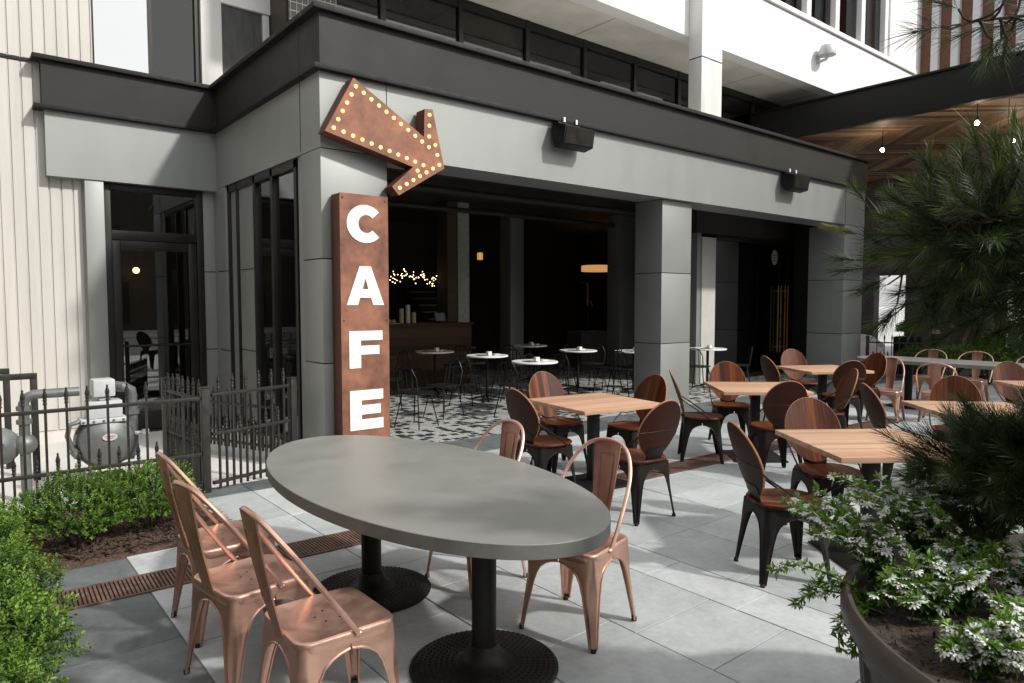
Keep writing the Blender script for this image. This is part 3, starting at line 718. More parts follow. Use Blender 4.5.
# bulbs follow the outline a little way in from the edge
def inset(poly, d):
    n = len(poly); out = []
    area = sum(poly[i][0] * poly[(i + 1) % n][1] - poly[(i + 1) % n][0] * poly[i][1] for i in range(n))
    s = 1 if area > 0 else -1
    for i in range(n):
        p0, p1, p2 = (Vector(poly[i - 1]), Vector(poly[i]), Vector(poly[(i + 1) % n]))
        e1 = (p1 - p0).normalized(); e2 = (p2 - p1).normalized()
        n1 = Vector((-e1.y, e1.x)) * s; n2 = Vector((-e2.y, e2.x)) * s
        b = (n1 + n2); b = b / max(.35, b.length_squared / 2) ; out.append(p1 + b * d)
    return out
IN = inset(AP, .062); pts = []
for i in range(len(IN)):
    a, b = IN[i], IN[(i + 1) % len(IN)]; L_ = (b - a).length; k = max(1, round(L_ / .105))
    for j in range(k): pts.append(a.lerp(b, j / k))
bme = MB(); bme.lathe([(.021, 0), (.019, .010), (.011, .018), (.0001, .021)], 10, (0, 0, 0), Matrix.Rotation(R_(90), 4, 'X')); bmesh_ = bme.mesh('bulb', M['bulb'])
kept = []
for q in pts:
    if all((q - o_).length > .062 for o_ in kept):
        kept.append(q); o = bpy.data.objects.new('bulb', bmesh_); COL.objects.link(o); o.parent = ar; o.location = (q.x, -.2035, q.y)

# ------------------------------------------------------------------ chairs
def rrect(hx, hy, r, n=5):
    out = []
    for cx_, cy_, a0 in ((hx - r, hy - r, 0), (-hx + r, hy - r, 90), (-hx + r, -hy + r, 180), (hx - r, -hy + r, 270)):
        for k in range(n + 1):
            a = R_(a0 + 90 * k / n); out.append((cx_ + r * math.cos(a), cy_ + r * math.sin(a)))
    return out
def rings(mb, loops, cap0=True, cap1=True):
    n = len(loops[0]); vs = [v for l in loops for v in l]; fs = []
    for i in range(len(loops) - 1):
        for k in range(n):
            l = (k + 1) % n; fs.append((i * n + k, i * n + l, (i + 1) * n + l, (i + 1) * n + k))
    if cap0: fs.append(tuple(range(n - 1, -1, -1)))
    if cap1: fs.append(tuple((len(loops) - 1) * n + k for k in range(n)))
    mb.add(vs, fs)
LEG = [(.432, .999), (.388, .999), (.380, .80), (.366, .63), (.342, .48), (.305, .385), (.25, .315), (.17, .25), (.09, .19), (.03, .15), (.012, .145)]
def leg_mesh(sx, sy, h, spread, bead, groove=.009):
    """one pressed-steel leg: an L-shaped sheet that widens into an arch under the seat"""
    mb = MB(); rows = []; A = []; B = []
    for z, k in LEG:
        t = 1 - z / .432
        cx_, cy_ = sx * (h + spread * t), sy * (h + spread * t)
        e = max(.022, h * k); r = min(.034, e * .55)
        gr_ = groove * max(0, min(1, (.33 - z) / .06, (z - .03) / .05))
        row = [(cx_ - sx * e, cy_, z), (cx_ - sx * (e + r) / 2, cy_, z)]
        for q in range(6):
            a = R_(90 * q / 5)
            g_ = gr_ if q in (2, 3) else (gr_ * .5 if q in (1, 4) else 0)
            row.append((cx_ - sx * (r - r * math.sin(a) + g_), cy_ - sy * (r - r * math.cos(a) + g_), z))
        row += [(cx_, cy_ - sy * (e + r) / 2, z), (cx_, cy_ - sy * e, z)]
        rows.append(row); A.append(row[0]); B.append(row[-1])
    n = len(rows[0]); vs = [v for r in rows for v in r]
    fs = [(i * n + k, i * n + k + 1, (i + 1) * n + k + 1, (i + 1) * n + k) for i in range(len(rows) - 1) for k in range(n - 1)]
    mb.add(vs, fs)
    mb.tube(A[1:], bead, 6); mb.tube(B[1:], bead, 6)
    fx, fy = sx * (h + spread) - sx * .012, sy * (h + spread) - sy * .012
    return mb, (fx, fy)
def add_legs(root, m, h, spread, bead, footr=.014):
    for sx in (1, -1):
        for sy in (1, -1):
            mb, (fx, fy) = leg_mesh(sx, sy, h, spread, bead)
            lg = mb.build('leg', m, root, fix=False)
            f = MB(); f.lathe([(footr * .9, .0), (footr, .004), (footr, .022)], 10, (fx, fy, 0)); f.build('rubber_foot', M['rubber'], lg)
def copper_chair(name, label, cat, wide=0):
    root = empty(name, (0, 0, 0), 0, label, cat)
    s = MB(); L5 = lambda i, z, r=.06: [(x, y, z) for x, y in rrect(.196 - i, .196 - i, r)]
    rings(s, [L5(.004, .405), L5(0, .42), L5(0, .440), L5(.003, .447), L5(.010, .451), L5(.020, .449), L5(.032, .444), L5(.09, .441, .04)], False)
    s.cur = 1
    for k in range(5):
        a = R_(72 * k + 20); s.lathe([(.005, 0), (.005, .0006)], 8, (.05 * math.cos(a), .05 * math.sin(a), .4416 + .0005))
    s.build('seat', [M['copper'], M['pit']], root)
    add_legs(root, M['copper'], .190, .030, .0052)
    X = lambda z: .03 - (z - .435) * .69
    w = wide
    pts = []
    prof = [(.435, .199), (.53, .202), (.65, .200), (.74, .190), (.815, .163), (.868, .124), (.898, .070), (.908, .0)]
    for z, y in prof: pts.append((X(z) + (w * .6 if z < .6 else w * .2), y + w * (1 if z < .8 else y / .16), z))
    full = pts + [(x, -y, z) for x, y, z in pts[-2::-1]]
    # smooth the hoop a little
    sm = []
    for i in range(len(full) - 1):
        a, b = Vector(full[i]), Vector(full[i + 1])
        p0 = Vector(full[max(0, i - 1)]); p3 = Vector(full[min(len(full) - 1, i + 2)])
        for q in range(4):
            t = q / 4
            sm.append(.5 * ((2 * a) + (b - p0) * t + (2 * p0 - 5 * a + 4 * b - p3) * t * t + (3 * a - p0 - 3 * b + p3) * t ** 3))
    sm.append(Vector(full[-1]))
    h = MB(); h.tube(sm, .0105, 10)
    for sy in (1, -1): h.ball((X(.435) + w * .6, sy * (.199 + w), .437), .014, 8, 6, (1.4, .8, .9))
    h.build('back_hoop', M['copper'], root)
    b = MB(); cols = 7; rows = 9; vs = []; fs = []
    def S(u, v):
        z = .425 + .476 * v; wd = .043 + .034 * v
        x = -.190 - .104 * v - .008 * math.sin(v * 3.0)
        return Vector((x - .010 * (1 - u * u), u * wd, z))
    for off in (0, -.003):
        for j in range(rows + 1):
            for i in range(cols + 1):
                vs.append(S(2 * i / cols - 1, j / rows) + Vector((off, 0, 0)))
    n = cols + 1; q = (rows + 1) * n
    for j in range(rows):
        for i in range(cols):
            a = j * n + i; fs += [(a, a + 1, a + n + 1, a + n), (q + a, q + a + n, q + a + n + 1, q + a + 1)]
    b.add(vs, fs)
    for sgn in (1, -1):
        b.tube([S(sgn, j / rows) - Vector((.0015, 0, 0)) for j in range(rows + 1)], .0042, 6)
    # pressed rib on both faces
    rp = [S(u, v) for u, v in ((-.55, .30), (-.55, .86), (.55, .86), (.55, .30))]
    for off in (.001, -.004): b.tube([p_ + Vector((off, 0, 0)) for p_ in rp], .0028, 5)
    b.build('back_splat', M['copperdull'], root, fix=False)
    return root
def wood_chair():
    root = empty('wood_back_chair', (0, 0, 0), 0, 'x', 'chair')
    s = MB(); 
    def loop(sc_, z):
        out = []
        for k in range(36):
            a = 2 * math.pi * k / 36; c_, s_ = math.cos(a), math.sin(a); e = 2 / 2.5
            out.append((.214 * sc_ * math.copysign(abs(c_) ** e, c_) + .012, .214 * sc_ * math.copysign(abs(s_) ** e, s_), z))
        return out
    rings(s, [loop(.965, .446), loop(1, .450), loop(1, .460), loop(.985, .465), loop(.93, .463), loop(.6, .456), loop(.2, .453)])
    s.build('seat', M['wood'], root)
    f = MB(); rings(f, [[(x, y, z) for x, y in rrect(.176 - i, .176 - i, .05)] for i, z in ((.002, .405), (0, .42), (0, .446))], False)
    f.build('seat_frame', M['gun'], root)
    add_legs(root, M['gun'], .180, .034, .0046, .015)
    def outline(a):
        c_, s_ = math.cos(a), math.sin(a)
        wd = .212 * (1 + .06 * s_) if s_ < 0 else .212
        wd *= (1 - .13 * max(0, -s_) ** 1.5)
        return wd * c_, .228 * s_
    def bk(y, z): return Vector((-.160 - (z - .45) * .345 + .60 * y * y, y, z))
    nrm = Vector((1, 0, .345)).normalized(); zc = .702; n = 40
    b = MB(); 
    def ring(sc_, off):
        return [bk(y * sc_, zc + z * sc_) + nrm * off for y, z in (outline(2 * math.pi * k / n) for k in range(n))]
    b.cur = 0; rings(b, [ring(.985, .007), ring(.8, .007), ring(.5, .007), ring(.15, .007)], False)
    b.cur = 1; rings(b, [ring(.985, .007), ring(1.0, .004), ring(1.0, -.004), ring(.985, -.007)], False, False)
    b.cur = 2; rings(b, [ring(.985, -.007), ring(.8, -.007), ring(.5, -.007), ring(.15, -.007)], False)
    b.build('backrest', [M['wood'], M['woodedge'], M['woodshade']], root, fix=True)
    sp_ = MB(); vs = []; fs = []; cols = 10
    rowz = [(.415, .070), (.45, .078), (.48, .086), (.51, .092), (.54, .090), (.56, .075)]
    for off in (-.0085, -.0115):
        for z, wd in rowz:
            for i in range(cols + 1):
                y = (2 * i / cols - 1) * wd
                p_ = bk(y, max(z, .45)) + nrm * off
                if z < .45: p_.z = z; p_.x = bk(y, .45).x + off - .004
                vs.append(p_)
    m_ = cols + 1; q = len(rowz) * m_
    for j in range(len(rowz) - 1):
        for i in range(cols):
            a = j * m_ + i; fs += [(a, a + 1, a + m_ + 1, a + m_), (q + a, q + a + m_, q + a + m_ + 1, q + a + 1)]
    for i in range(cols): fs.append((q - m_ + i, q - m_ + i + 1, 2 * q - m_ + i + 1, 2 * q - m_ + i))
    for j in range(len(rowz) - 1):
        for i in (0, cols): a = j * m_ + i; fs.append((a, a + m_, q + a + m_, q + a))
    sp_.add(vs, fs)
    sp_.tube([bk(y, zc - .01) + nrm * -.0075 for y in [-.20 + .02 * i for i in range(21)]], .0022, 5)
    sp_.build('back_plate', M['gun'], root, fix=False)
    for sy in (1, -1):
        p0 = bk(.196 * sy, .665) + nrm * -.006
        P = [p0, p0 + Vector((.03, .018 * sy, -.03)), Vector((-.06, .222 * sy, .55)), Vector((.02, .222 * sy, .492)), Vector((.075, .206 * sy, .452)), Vector((.085, .185 * sy, .43))]
        t = MB(); t.tube(P, .0062, 8); t.build('arm_bar', M['black'], root)
    return root

TAB = (-1.165, -3.70)
CC = copper_chair('copper_chair', 'x', 'chair')
g1 = 'copper chairs at the oval table'
place(CC, (-1.925, -4.325, 0), R_(0), 'copper metal chair nearest the camera, at the oval concrete table', g1)
place(CC, (-2.015, -3.74, 0), R_(9), 'copper metal chair standing between two other copper chairs, left of the oval table', g1)
place(CC, (-1.945, -3.135, 0), R_(1), 'copper metal chair beside the hedge, farthest back left of the oval table', g1)
place(CC, (-.575, -4.33, 0), R_(194), 'copper metal chair at the near right end of the oval table', g1)
place(CC, (-.62, -3.51, 0), R_(186), 'copper metal chair behind the oval table, only its back and two legs showing', g1)

WC = wood_chair()
def wc(x, y, a, label, grp): return place(WC, (x, y, 0), R_(a), label, grp)
gA = 'wood backed chairs on the patio'
wc(.855, -4.63, -36, 'wood backed dark steel chair seen from the side, nearest the planter', gA)
wc(1.77, -4.45, -126, 'striped wood backed chair tucked behind the table nearest the planter', gA)
wc(.90, -2.42, -4, 'wood backed chair turned edge on behind a copper chair back, left of its table', gA)
wc(1.66, -1.80, -98, 'orange striped wood backed chair facing the camera, left of the middle pillar', gA)
wc(2.06, -2.40, 174, 'wood backed chair half hidden behind the dark chair back, in front of the middle pillar', gA)
wc(1.07, -3.30, 86, 'wood backed chair seen from behind right behind the copper chair', gA)
wc(3.05, -2.47, -49, 'wood backed chair with its seat toward us at the foot of the middle pillar', gA)
wc(3.98, -2.22, -135, 'pinkish wood backed chair facing us behind the table right of the middle pillar', gA)
wc(3.08, -3.28, 54, 'wood backed chair seen from behind, with an orange lit seat, right of centre', gA)
wc(4.30, -3.15, 136, 'wood backed chair turned away with a pale edge, left of a dark chair back', gA)
wc(5.62, -1.98, -30, 'wood backed chair seen edge on in front of the glass doors', gA)
wc(6.72, -1.62, -120, 'pale pinkish wood backed chair facing us in front of the brass door handles', gA)
wc(5.74, -2.64, 52, 'dark wood backed chair seen from behind at the farthest square table', gA)
wc(6.78, -2.43, 160, 'dark reddish wood backed chair beside the lone copper chair', gA)
wc(3.45, -4.27, -45, 'dark wood backed chair seen edge on left of the square table by the pine', gA)
wc(4.24, -4.46, 205, 'reddish wood backed chair behind the square table by the pine', gA)
wc(6.62, -4.35, -135, 'wood backed chair at the right edge of the photo, behind a square table', gA)

def wood_table():
    root = empty('square_table', (0, 0, 0), 0, 'x', 'table')
    t = MB(); t.box(-.44, .44, -.44, .44, .716, .75)
    t.build('tabletop', M['tabletop'], root, bevel=.004)
    c = MB(); c.box(-.042, .042, -.042, .042, .03, .70); c.build('post', M['black'], root, bevel=.006)
    c = MB(); c.box(-.2, .2, -.03, .03, .70, .714); c.box(-.03, .03, -.2, -.031, .70, .714); c.box(-.03, .03, .031, .2, .70, .714); c.build('top_bracket', M['black'], root)
    c = MB(); c.box(-.27, .27, -.27, .27, .001, .016); c.lathe([(.10, .016), (.075, .03), (.06, .032)], 20); c.build('base_plate', M['black'], root, bevel=.004)
    return root
WT = wood_table(); gT = 'square butcher block tables'
for x, y, a, l in ((1.48, -2.44, -7.5, 'square butcher block table in front of the middle pillar, nearest the oval table'),
                   (1.55, -4.84, -36, 'square butcher block table nearest the planter, large in front'),
                   (3.57, -2.78, -42, 'square butcher block table just right of the middle pillar'),
                   (6.09, -2.24, -30, 'square butcher block table farthest back, near the glass doors'),
                   (3.67, -4.80, -45, 'square butcher block table right behind the pine needles'),
                   (6.18, -4.79, -45, 'square butcher block table cut by the right edge of the photo')):
    place(WT, (x, y, 0), R_(a), l, gT)

# big oval concrete table
ot = empty('oval_table', (TAB[0], TAB[1], 0), 0, 'large oval grey concrete table in the foreground on two round black bases', 'table')
mb = MB(); EL = lambda a, b, z: [(b * math.cos(2 * math.pi * k / 96), a * math.sin(2 * math.pi * k / 96), z) for k in range(96)]
a_, b_ = 1.265, .620
rings(mb, [EL(a_ - .003, b_ - .003, .690), EL(a_, b_, .693), EL(a_, b_, .7475)], True, False); mb.cur = 1; rings(mb, [EL(a_, b_, .7475), EL(a_ - .0028, b_ - .0028, .7502), EL(a_ * .6, b_ * .6, .7503)], False, True)
mb.build('tabletop', [M['edge'], M['concrete_top']], ot, ang=25)
ped = MB()
ped.lathe([(.335, .001), (.337, .008), (.325, .014), (.22, .024), (.13, .034), (.095, .050), (.072, .085), (.060, .11)], 48)
k = 0
for rr_ in (.145, .17, .195, .22, .245, .27, .295, .318):
    n = int(2 * math.pi * rr_ / .026)
    for i in range(n):
        a = 2 * math.pi * (i + .5 * (k % 2)) / n
        z = .024 - .010 * (rr_ - .22) / .105 if rr_ > .22 else .024 + .010 * (.22 - rr_) / .09
        ped.lathe([(.0068, -.002), (.005, .0035), (.0001, .0045)], 6, (rr_ * math.cos(a), rr_ * math.sin(a), z))
    k += 1
pb = ped.mesh('base', M['black'])
for y in (-.652, .415):
    o = bpy.data.objects.new('base', pb); COL.objects.link(o); o.parent = ot; o.location = (-.03, y, 0)
    c = MB(); c.lathe([(.056, .10), (.056, .672)], 24, (-.03, y, 0)); c.lathe([(.17, .674), (.17, .689)], 24, (-.03, y, 0)); c.build('column', M['black'], ot)

# long grey table and copper armchairs on the right
lt = empty('long_table', (8.65, -3.35, 0), R_(-88), 'long grey concrete table in the right background with copper armchairs', 'table')
mb = MB(); L2 = lambda i, z: [(x, y, z) for x, y in rrect(1.75 - i, .43 - i, .40, 10)]
rings(mb, [L2(.004, .695), L2(0, .70), L2(0, .745), L2(.005, .75)]); mb.build('tabletop', M['concrete_top'], lt)
for x in (-1.0, 1.0):
    c = MB(); c.lathe([(.30, .001), (.30, .012), (.10, .03), (.06, .08), (.055, .10), (.055, .694)], 24, (x, 0, 0)); c.build('pedestal', M['black'], lt)
AC = copper_chair('copper_armchair', 'x', 'armchair', wide=.07); gG = 'copper armchairs at the long table'
place(AC, (9.47, -2.29, 0), R_(180), 'copper armchair on the far side of the long grey table, below the dark clothed person', gG, .93)
place(AC, (9.47, -2.95, 0), R_(184), 'copper armchair on the far side of the long grey table, left of the right edge', gG, .93)
place(AC, (9.44, -3.72, 0), R_(178), 'copper armchair cut by the right edge behind the long grey table', gG, .93)
place(AC, (7.5, -3.15, 0), R_(12), 'copper armchair with its back to us, on the near side of the long grey table', gG, .90)
place(CC, (7.06, -2.66, 0), R_(190), 'lone copper chair standing diagonally at the left end of the long grey table', None, .94)

# ------------------------------------------------------------------ iron fence
def finial(mb, x, y, z):
    mb.lathe([(.013, 0), (.016, .006), (.012, .012), (.012, .03), (.017, .036), (.012, .044), (.017, .062), (.013, .085), (.006, .105), (.009, .115), (.0001, .128)], 8, (x, y, z))
def fence(name, label, p0, p1, zb, z_mid, z_top, posts, tall_sp=.1375, bottom=.07, dense=False):
    root = empty(name, (p0[0], p0[1], 0), math.atan2(p1[1] - p0[1], p1[0] - p0[0]), label, 'fence')
    L_ = math.dist(p0, p1)
    for z in (z_top, z_mid, bottom):
        mb = MB(); mb.box(.0, L_, -.016, .016, z - .014, z + .014); mb.build('rail', M['iron'], root, bevel=.003)
    for q in posts:
        mb = MB(); mb.box(q - .032, q + .032, -.032, .032, zb, .905); mb.box(q - .037, q + .037, -.037, .037, .906, .918); mb.build('post', M['iron'], root, bevel=.004)
    x = tall_sp / 2; cnt = 0
    while x < L_ - .03 and cnt < 98:
        if all(abs(x - q) > .04 for q in posts):
            mb = MB(); mb.box(x - .0085, x + .0085, -.0085, .0085, max(zb, bottom - .06), z_top + .05); finial(mb, x, 0, z_top + .05); mb.build('tall_picket', M['iron'], root)
        xs_ = x + tall_sp / 2
        if xs_ < L_ - .04 and all(abs(xs_ - q) > .04 for q in posts):
            mb = MB(); mb.box(xs_ - .0085, xs_ + .0085, -.0085, .0085, max(zb, bottom - .06), z_mid + .03); finial(mb, xs_, 0, z_mid + .03); mb.build('short_picket', M['iron'], root)
        x += tall_sp; cnt += 1
    return root
fence('iron_fence', 'black iron picket fence with spear tips running behind the hedge', (-4.6, -.55), (-1.31, -.55), -.1, .34, .82, [3.27])
fence('iron_gate', 'black iron gate panel between the hedge post and the corner pillar', (-1.27, -.535), (-.44, -.275), .0, .50, .84, [.855])
fence('iron_fence', 'short black iron fence return running back toward the glass door', (-1.34, -.50), (-1.42, .45), -.12, .42, .80, [.92], .13)
fence('iron_fence', 'low black iron railing beyond the gate beside the side window', (-.80, 1.75), (-.30, .55), -.12, .20, .50, [], .12)
fence('iron_fence', 'small black iron fence beside the end pillar in front of the bright street', (12.12, -.15), (12.5, -1.15), -.1, .45, .78, [.03])
for (x, y, l) in ((-2.372, 1.5, 'black square tube rail frame standing in front of its twin by the ribbed wall'), (-2.55, 2.25, 'black square tube rail frame nearer the ribbed wall')):
    rt = empty('rail_frame', (x, y, 0), 0, l, 'railing', 'square tube rails')
    mb = MB(); mb.box(-.03, .03, -.03, .03, -.13, .88); mb.build('upright', M['iron'], rt, bevel=.004)
    mb = MB(); mb.box(-1.6, .03, -.03, .03, .882, .94); mb.build('top_bar', M['iron'], rt, bevel=.004)
    mb = MB(); mb.box(-1.6, -1.54, -.03, .03, -.13, .88); mb.build('upright', M['iron'], rt, bevel=.004)

# ------------------------------------------------------------------ gas meter
gm = empty('gas_meter', (-1.90, .62, -.13), 0, 'grey gas meter with pipes standing behind the iron fence', 'gas meter')
RX = Matrix.Rotation(R_(90), 4, 'X')
mb = MB(); mb.lathe([(.10, -.17), (.19, -.15), (.235, -.08), (.235, .05), (.22, .10), (.12, .15), (.06, .16)], 28, (0, 0, .48), RX); mb.build('body', M['meter'], gm)
mb = MB(); mb.lathe([(.262, -.02), (.262, .02)], 28, (0, 0, .48), RX)
for k in range(14):
    a = 2 * math.pi * k / 14; mb.lathe([(.014, -.035), (.014, .035)], 6, (.25 * math.cos(a), 0, .48 + .25 * math.sin(a)), RX)
mb.build('flange', M['meter'], gm)
mb = MB(); mb.box(-.21, .17, -.14, .12, .66, .70); mb.box(-.15, .13, -.12, .10, .702, .86); mb.build('index_box', M['meterpale'], gm, bevel=.012)
mb = MB(); mb.box(-.105, .075, -.13, .08, .90, 1.06); mb.box(-.06, .03, -.10, .05, .862, .898); mb.build('register_head', M['meterpale'], gm, bevel=.02)
mb = MB(); mb.tube([(.235, .02, .30), (.235, .02, .86)], .045, 12); mb.tube([(.235, .02, .70), (.235, .02, .74)], .062, 8); mb.tube([(.235, .02, .86), (.225, .01, .93), (.17, 0, .965), (.10, .12, .97)], .048, 12); mb.tube([(.0, .1, .30), (.24, .02, .30)], .04, 8); mb.build('outlet_pipe', M['meter'], gm)
mb = MB(); mb.tube([(.235, -.04, .52), (.31, -.04, .52)], .02, 8); mb.box(.30, .36, -.055, -.025, .50, .55); mb.build('valve', M['meterpale'], gm, bevel=.004)
mb = MB(); mb.prism([(.01 + .062 * math.cos(t), .53 + .034 * math.sin(t)) for t in [2 * math.pi * k / 20 for k in range(20)]], -.1725, -.1695); mb.build('badge', M['meterpale'], gm, smooth=False)
mb = MB(); mb.box(-.032, .052, -.1735, -.1727, .532, .541); mb.box(-.022, .042, -.1735, -.1727, .516, .523); mb.build('badge_print', mat('badge_red', (.40, .12, .10), .6), gm, smooth=False)
mb = MB(); mb.box(.20, .27, -.20, -.19, .05, .22); mb.build('yellow_tag', mat('tag_yellow', (.65, .45, .06), .6), gm, smooth=False)
for x in (-.19, -.11, -.03, .05, .13): mb = MB(); mb.lathe([(.013, -.02), (.013, .0), (.008, .006)], 6, (x, -.142, .68), RX); mb.build('bolt', M['meter'], gm)
mb = MB(); mb.tube([(-.21, -.05, .68), (-.29, -.06, .66), (-.31, -.06, .56), (-.27, -.06, .42)], .022, 8); mb.tube([(-.27, -.06, .42), (-.23, -.05, .36)], .035, 8); mb.build('side_pipe', M['meter'], gm)
mb = MB(); mb.box(-.15, .15, -.1, .12, .001, .16); mb.build('stand', M['iron'], gm)
vp = empty('gas_pipe', (-2.52, .62, -.13), 0, 'grey gas pipe with a round regulator valve behind the fence at the left edge', 'pipe')
mb = MB(); mb.tube([(0, 0, 0), (0, 0, .88), (.02, 0, .93), (.07, 0, .955), (.42, 0, .955)], .042, 12); mb.tube([(0, 0, .70), (0, 0, .74)], .060, 8); mb.tube([(0, 0, .82), (0, 0, .86)], .058, 8); mb.build('pipe', M['meter'], vp)
mb = MB(); mb.lathe([(.02, -.09), (.16, -.06), (.165, .0), (.12, .05), (.05, .10)], 20, (-.19, 0, .52), RX); mb.tube([(-.2, 0, .52), (.03, 0, .52)], .06, 10); mb.ball((0, 0, .52), .095, 12, 8); mb.build('regulator', M['meter'], vp)

# ------------------------------------------------------------------ shrubs
def leaves(mb, tints, c, d, n_out, l, wd, t, bend=.25):
    """one folded leaf: two triangles pairs along direction d"""
    d = d.normalized(); s_ = d.cross(n_out)
    s_ = s_.normalized() if s_.length > 1e-4 else d.orthogonal().normalized()
    up_ = s_.cross(d)
    a = c; b = c + d * l * .5 + s_ * wd / 2 + up_ * l * .08; e = c + d * l - up_ * l * bend * .3; f = c + d * l * .5 - s_ * wd / 2 + up_ * l * .08
    mb.add([a, b, e, f], [(0, 1, 2), (0, 2, 3)]); tints += [t, t]
def finish(mb, tints, name, m, parent):
    o = mb.build(name, m, parent, smooth=False, fix=False)
    at = o.data.attributes.new('tint', 'FLOAT', 'FACE'); at.data.foreach_set('value', [max(0, min(1, t)) for t in tints]); return o
def rvec(r): 
    while True:
        v = Vector((r.uniform(-1, 1), r.uniform(-1, 1), r.uniform(-1, 1)))
        if .05 < v.length < 1: return v.normalized()
def boxwood(seed, n=1700):
    r = random.Random(seed); root = empty('boxwood_shrub', (0, 0, 0), 0, 'x', 'shrub')
    mb = MB(); tints = []; st = MB()
    for k in range(n):                                   # sprigs, each a small tuft of leaves
        d = rvec(r); d.z = abs(d.z) * 1.05 - .25
        d.normalize()
        rad = 1 + .32 * mnoise.noise(d * 2.3 + Vector((seed * 3.1, 0, 0))) + .20 * mnoise.noise(d * 6 + Vector((0, seed, 0)))
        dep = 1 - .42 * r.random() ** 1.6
        P = Vector((d.x * .34, d.y * .34, .26 + d.z * .27)) * 1; P = Vector((P.x * rad * dep, P.y * rad * dep, .25 + (P.z - .25) * rad * dep))
        if P.z < .03: continue
        ax = (d * .8 + Vector((0, 0, .75)) + rvec(r) * .5).normalized()
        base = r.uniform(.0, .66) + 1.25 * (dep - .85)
        for q in range(8):
            a = q * 2.4 + r.uniform(-.4, .4); o = ax.orthogonal().normalized(); o2 = ax.cross(o)
            out = (o * math.cos(a) + o2 * math.sin(a)) * .8 + ax * (.35 + .09 * q)
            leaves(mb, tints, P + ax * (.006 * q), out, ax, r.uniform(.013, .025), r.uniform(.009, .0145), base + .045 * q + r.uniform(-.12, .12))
    for k in range(9):
        a = 2 * math.pi * k / 9; st.tube([(0, 0, -.02), (.08 * math.cos(a), .08 * math.sin(a), .13), (.2 * math.cos(a), .2 * math.sin(a), .30)], [.010, .007, .003], 5)
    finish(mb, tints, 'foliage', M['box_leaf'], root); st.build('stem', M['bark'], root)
    return root
BX = [boxwood(1), boxwood(2)]
gS = 'boxwood shrubs by the fence'
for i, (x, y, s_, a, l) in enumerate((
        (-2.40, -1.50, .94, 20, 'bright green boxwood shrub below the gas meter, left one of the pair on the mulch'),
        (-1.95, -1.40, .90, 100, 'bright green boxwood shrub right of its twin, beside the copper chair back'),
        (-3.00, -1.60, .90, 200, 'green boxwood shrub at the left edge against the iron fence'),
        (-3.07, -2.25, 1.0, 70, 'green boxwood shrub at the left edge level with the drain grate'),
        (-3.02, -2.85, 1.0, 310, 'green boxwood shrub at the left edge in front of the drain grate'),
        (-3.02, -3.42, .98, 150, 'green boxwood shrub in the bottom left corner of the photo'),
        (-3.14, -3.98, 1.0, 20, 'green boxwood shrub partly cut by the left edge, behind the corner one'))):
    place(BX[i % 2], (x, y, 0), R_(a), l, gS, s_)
gH = 'hedge shrubs under the canopy'
for i, (x, y, s_, a, l) in enumerate(((13.0, -.85, 1.25, 10, 'small dark hedge shrub below the dark clothed person'), (13.05, -1.5, 1.3, 90, 'small dark hedge shrub below the bare arm of a person'),
        (13.0, -2.15, 1.35, 190, 'small dark hedge shrub before the bright gap at the right edge'), (13.6, -2.5, 2.2, 40, 'taller dark bush at the right edge against the bright gap'))):
    place(BX[i % 2], (x, y, 0), R_(a), l, gH, s_)
tp = empty('topiary_planter', (13.9, -.30, 0), 0, 'black box planter with a clipped round topiary by the bright gap', 'planter')
mb = MB(); mb.prism([(-.22, 0), (.22, 0), (.27, .85), (-.27, .85)], -.22, .22); mb.build('box', M['black'], tp, bevel=.01)
fo = copy_tree(BX[0], None); fo.name = 'topiary_shrub'; fo.location = (13.9, -.30, .80); fo.scale = (.75,) * 3; fo.parent = None
fo['label'] = 'round clipped topiary shrub growing in the black box planter'; fo['category'] = 'shrub'
if 'group' in fo: del fo['group']

# ------------------------------------------------------------------ round planter
PC = Vector((-.32, -6.58, 0)); PS = 1.19; ZR = .70
pt = empty('round_planter', PC, 0, 'large round dark brown planter full of white flowers and pine, in the right foreground', 'planter')
mb = MB(); mb.lathe([(.66 * PS, .001), (.695 * PS, .02), (.72 * PS, .30), (.742 * PS, .60), (.75 * PS, .63)], 64, cap=False)
for k in range(32):
    a = 2 * math.pi * k / 32
    mb.tube([(q * PS * math.cos(a), q * PS * math.sin(a), z) for q, z in ((.702, .05), (.722, .32), (.744, .61))], .016, 6)
mb.build('bowl', M['pot'], pt)
mb = MB(); mb.lathe([(q * PS, z) for q, z in ((.735, .60), (.785, .615), (.796, .635), (.796, .675), (.787, .695), (.782, .70), (.772, .698), (.766, .685), (.760, .55))], 96, cap=False); mb.build('rim', M['pot'], pt)
mb = MB(); rs_ = random.Random(5); vs = []; 
prof = [(.0001, .585)] + [(.06 * PS * i, .645 + .012 * math.sin(i)) for i in range(1, 13)] + [(.764 * PS, .645)]
for i, (r0, z) in enumerate(prof):
    for k in range(48):
        a = 2 * math.pi * k / 48; vs.append((r0 * math.cos(a), r0 * math.sin(a), z + rs_.uniform(-.012, .012)))
mb.add(vs, [(i * 48 + k, i * 48 + (k + 1) % 48, (i + 1) * 48 + (k + 1) % 48, (i + 1) * 48 + k) for i in range(len(prof) - 1) for k in range(48)])
ch = MB(); 
for k in range(2600):
    a = rs_.uniform(0, 6.283); r0 = .73 * PS * math.sqrt(rs_.random()); c = Vector((r0 * math.cos(a), r0 * math.sin(a), .652 + .012 * math.sin(r0 / .06 / PS) + rs_.uniform(0, .012)))
    u = rvec(rs_) * rs_.uniform(.004, .010); v = rvec(rs_) * rs_.uniform(.003, .005); mb.add([c - u - v, c + u - v, c + u + v, c - u + v], [(0, 1, 2, 3)])
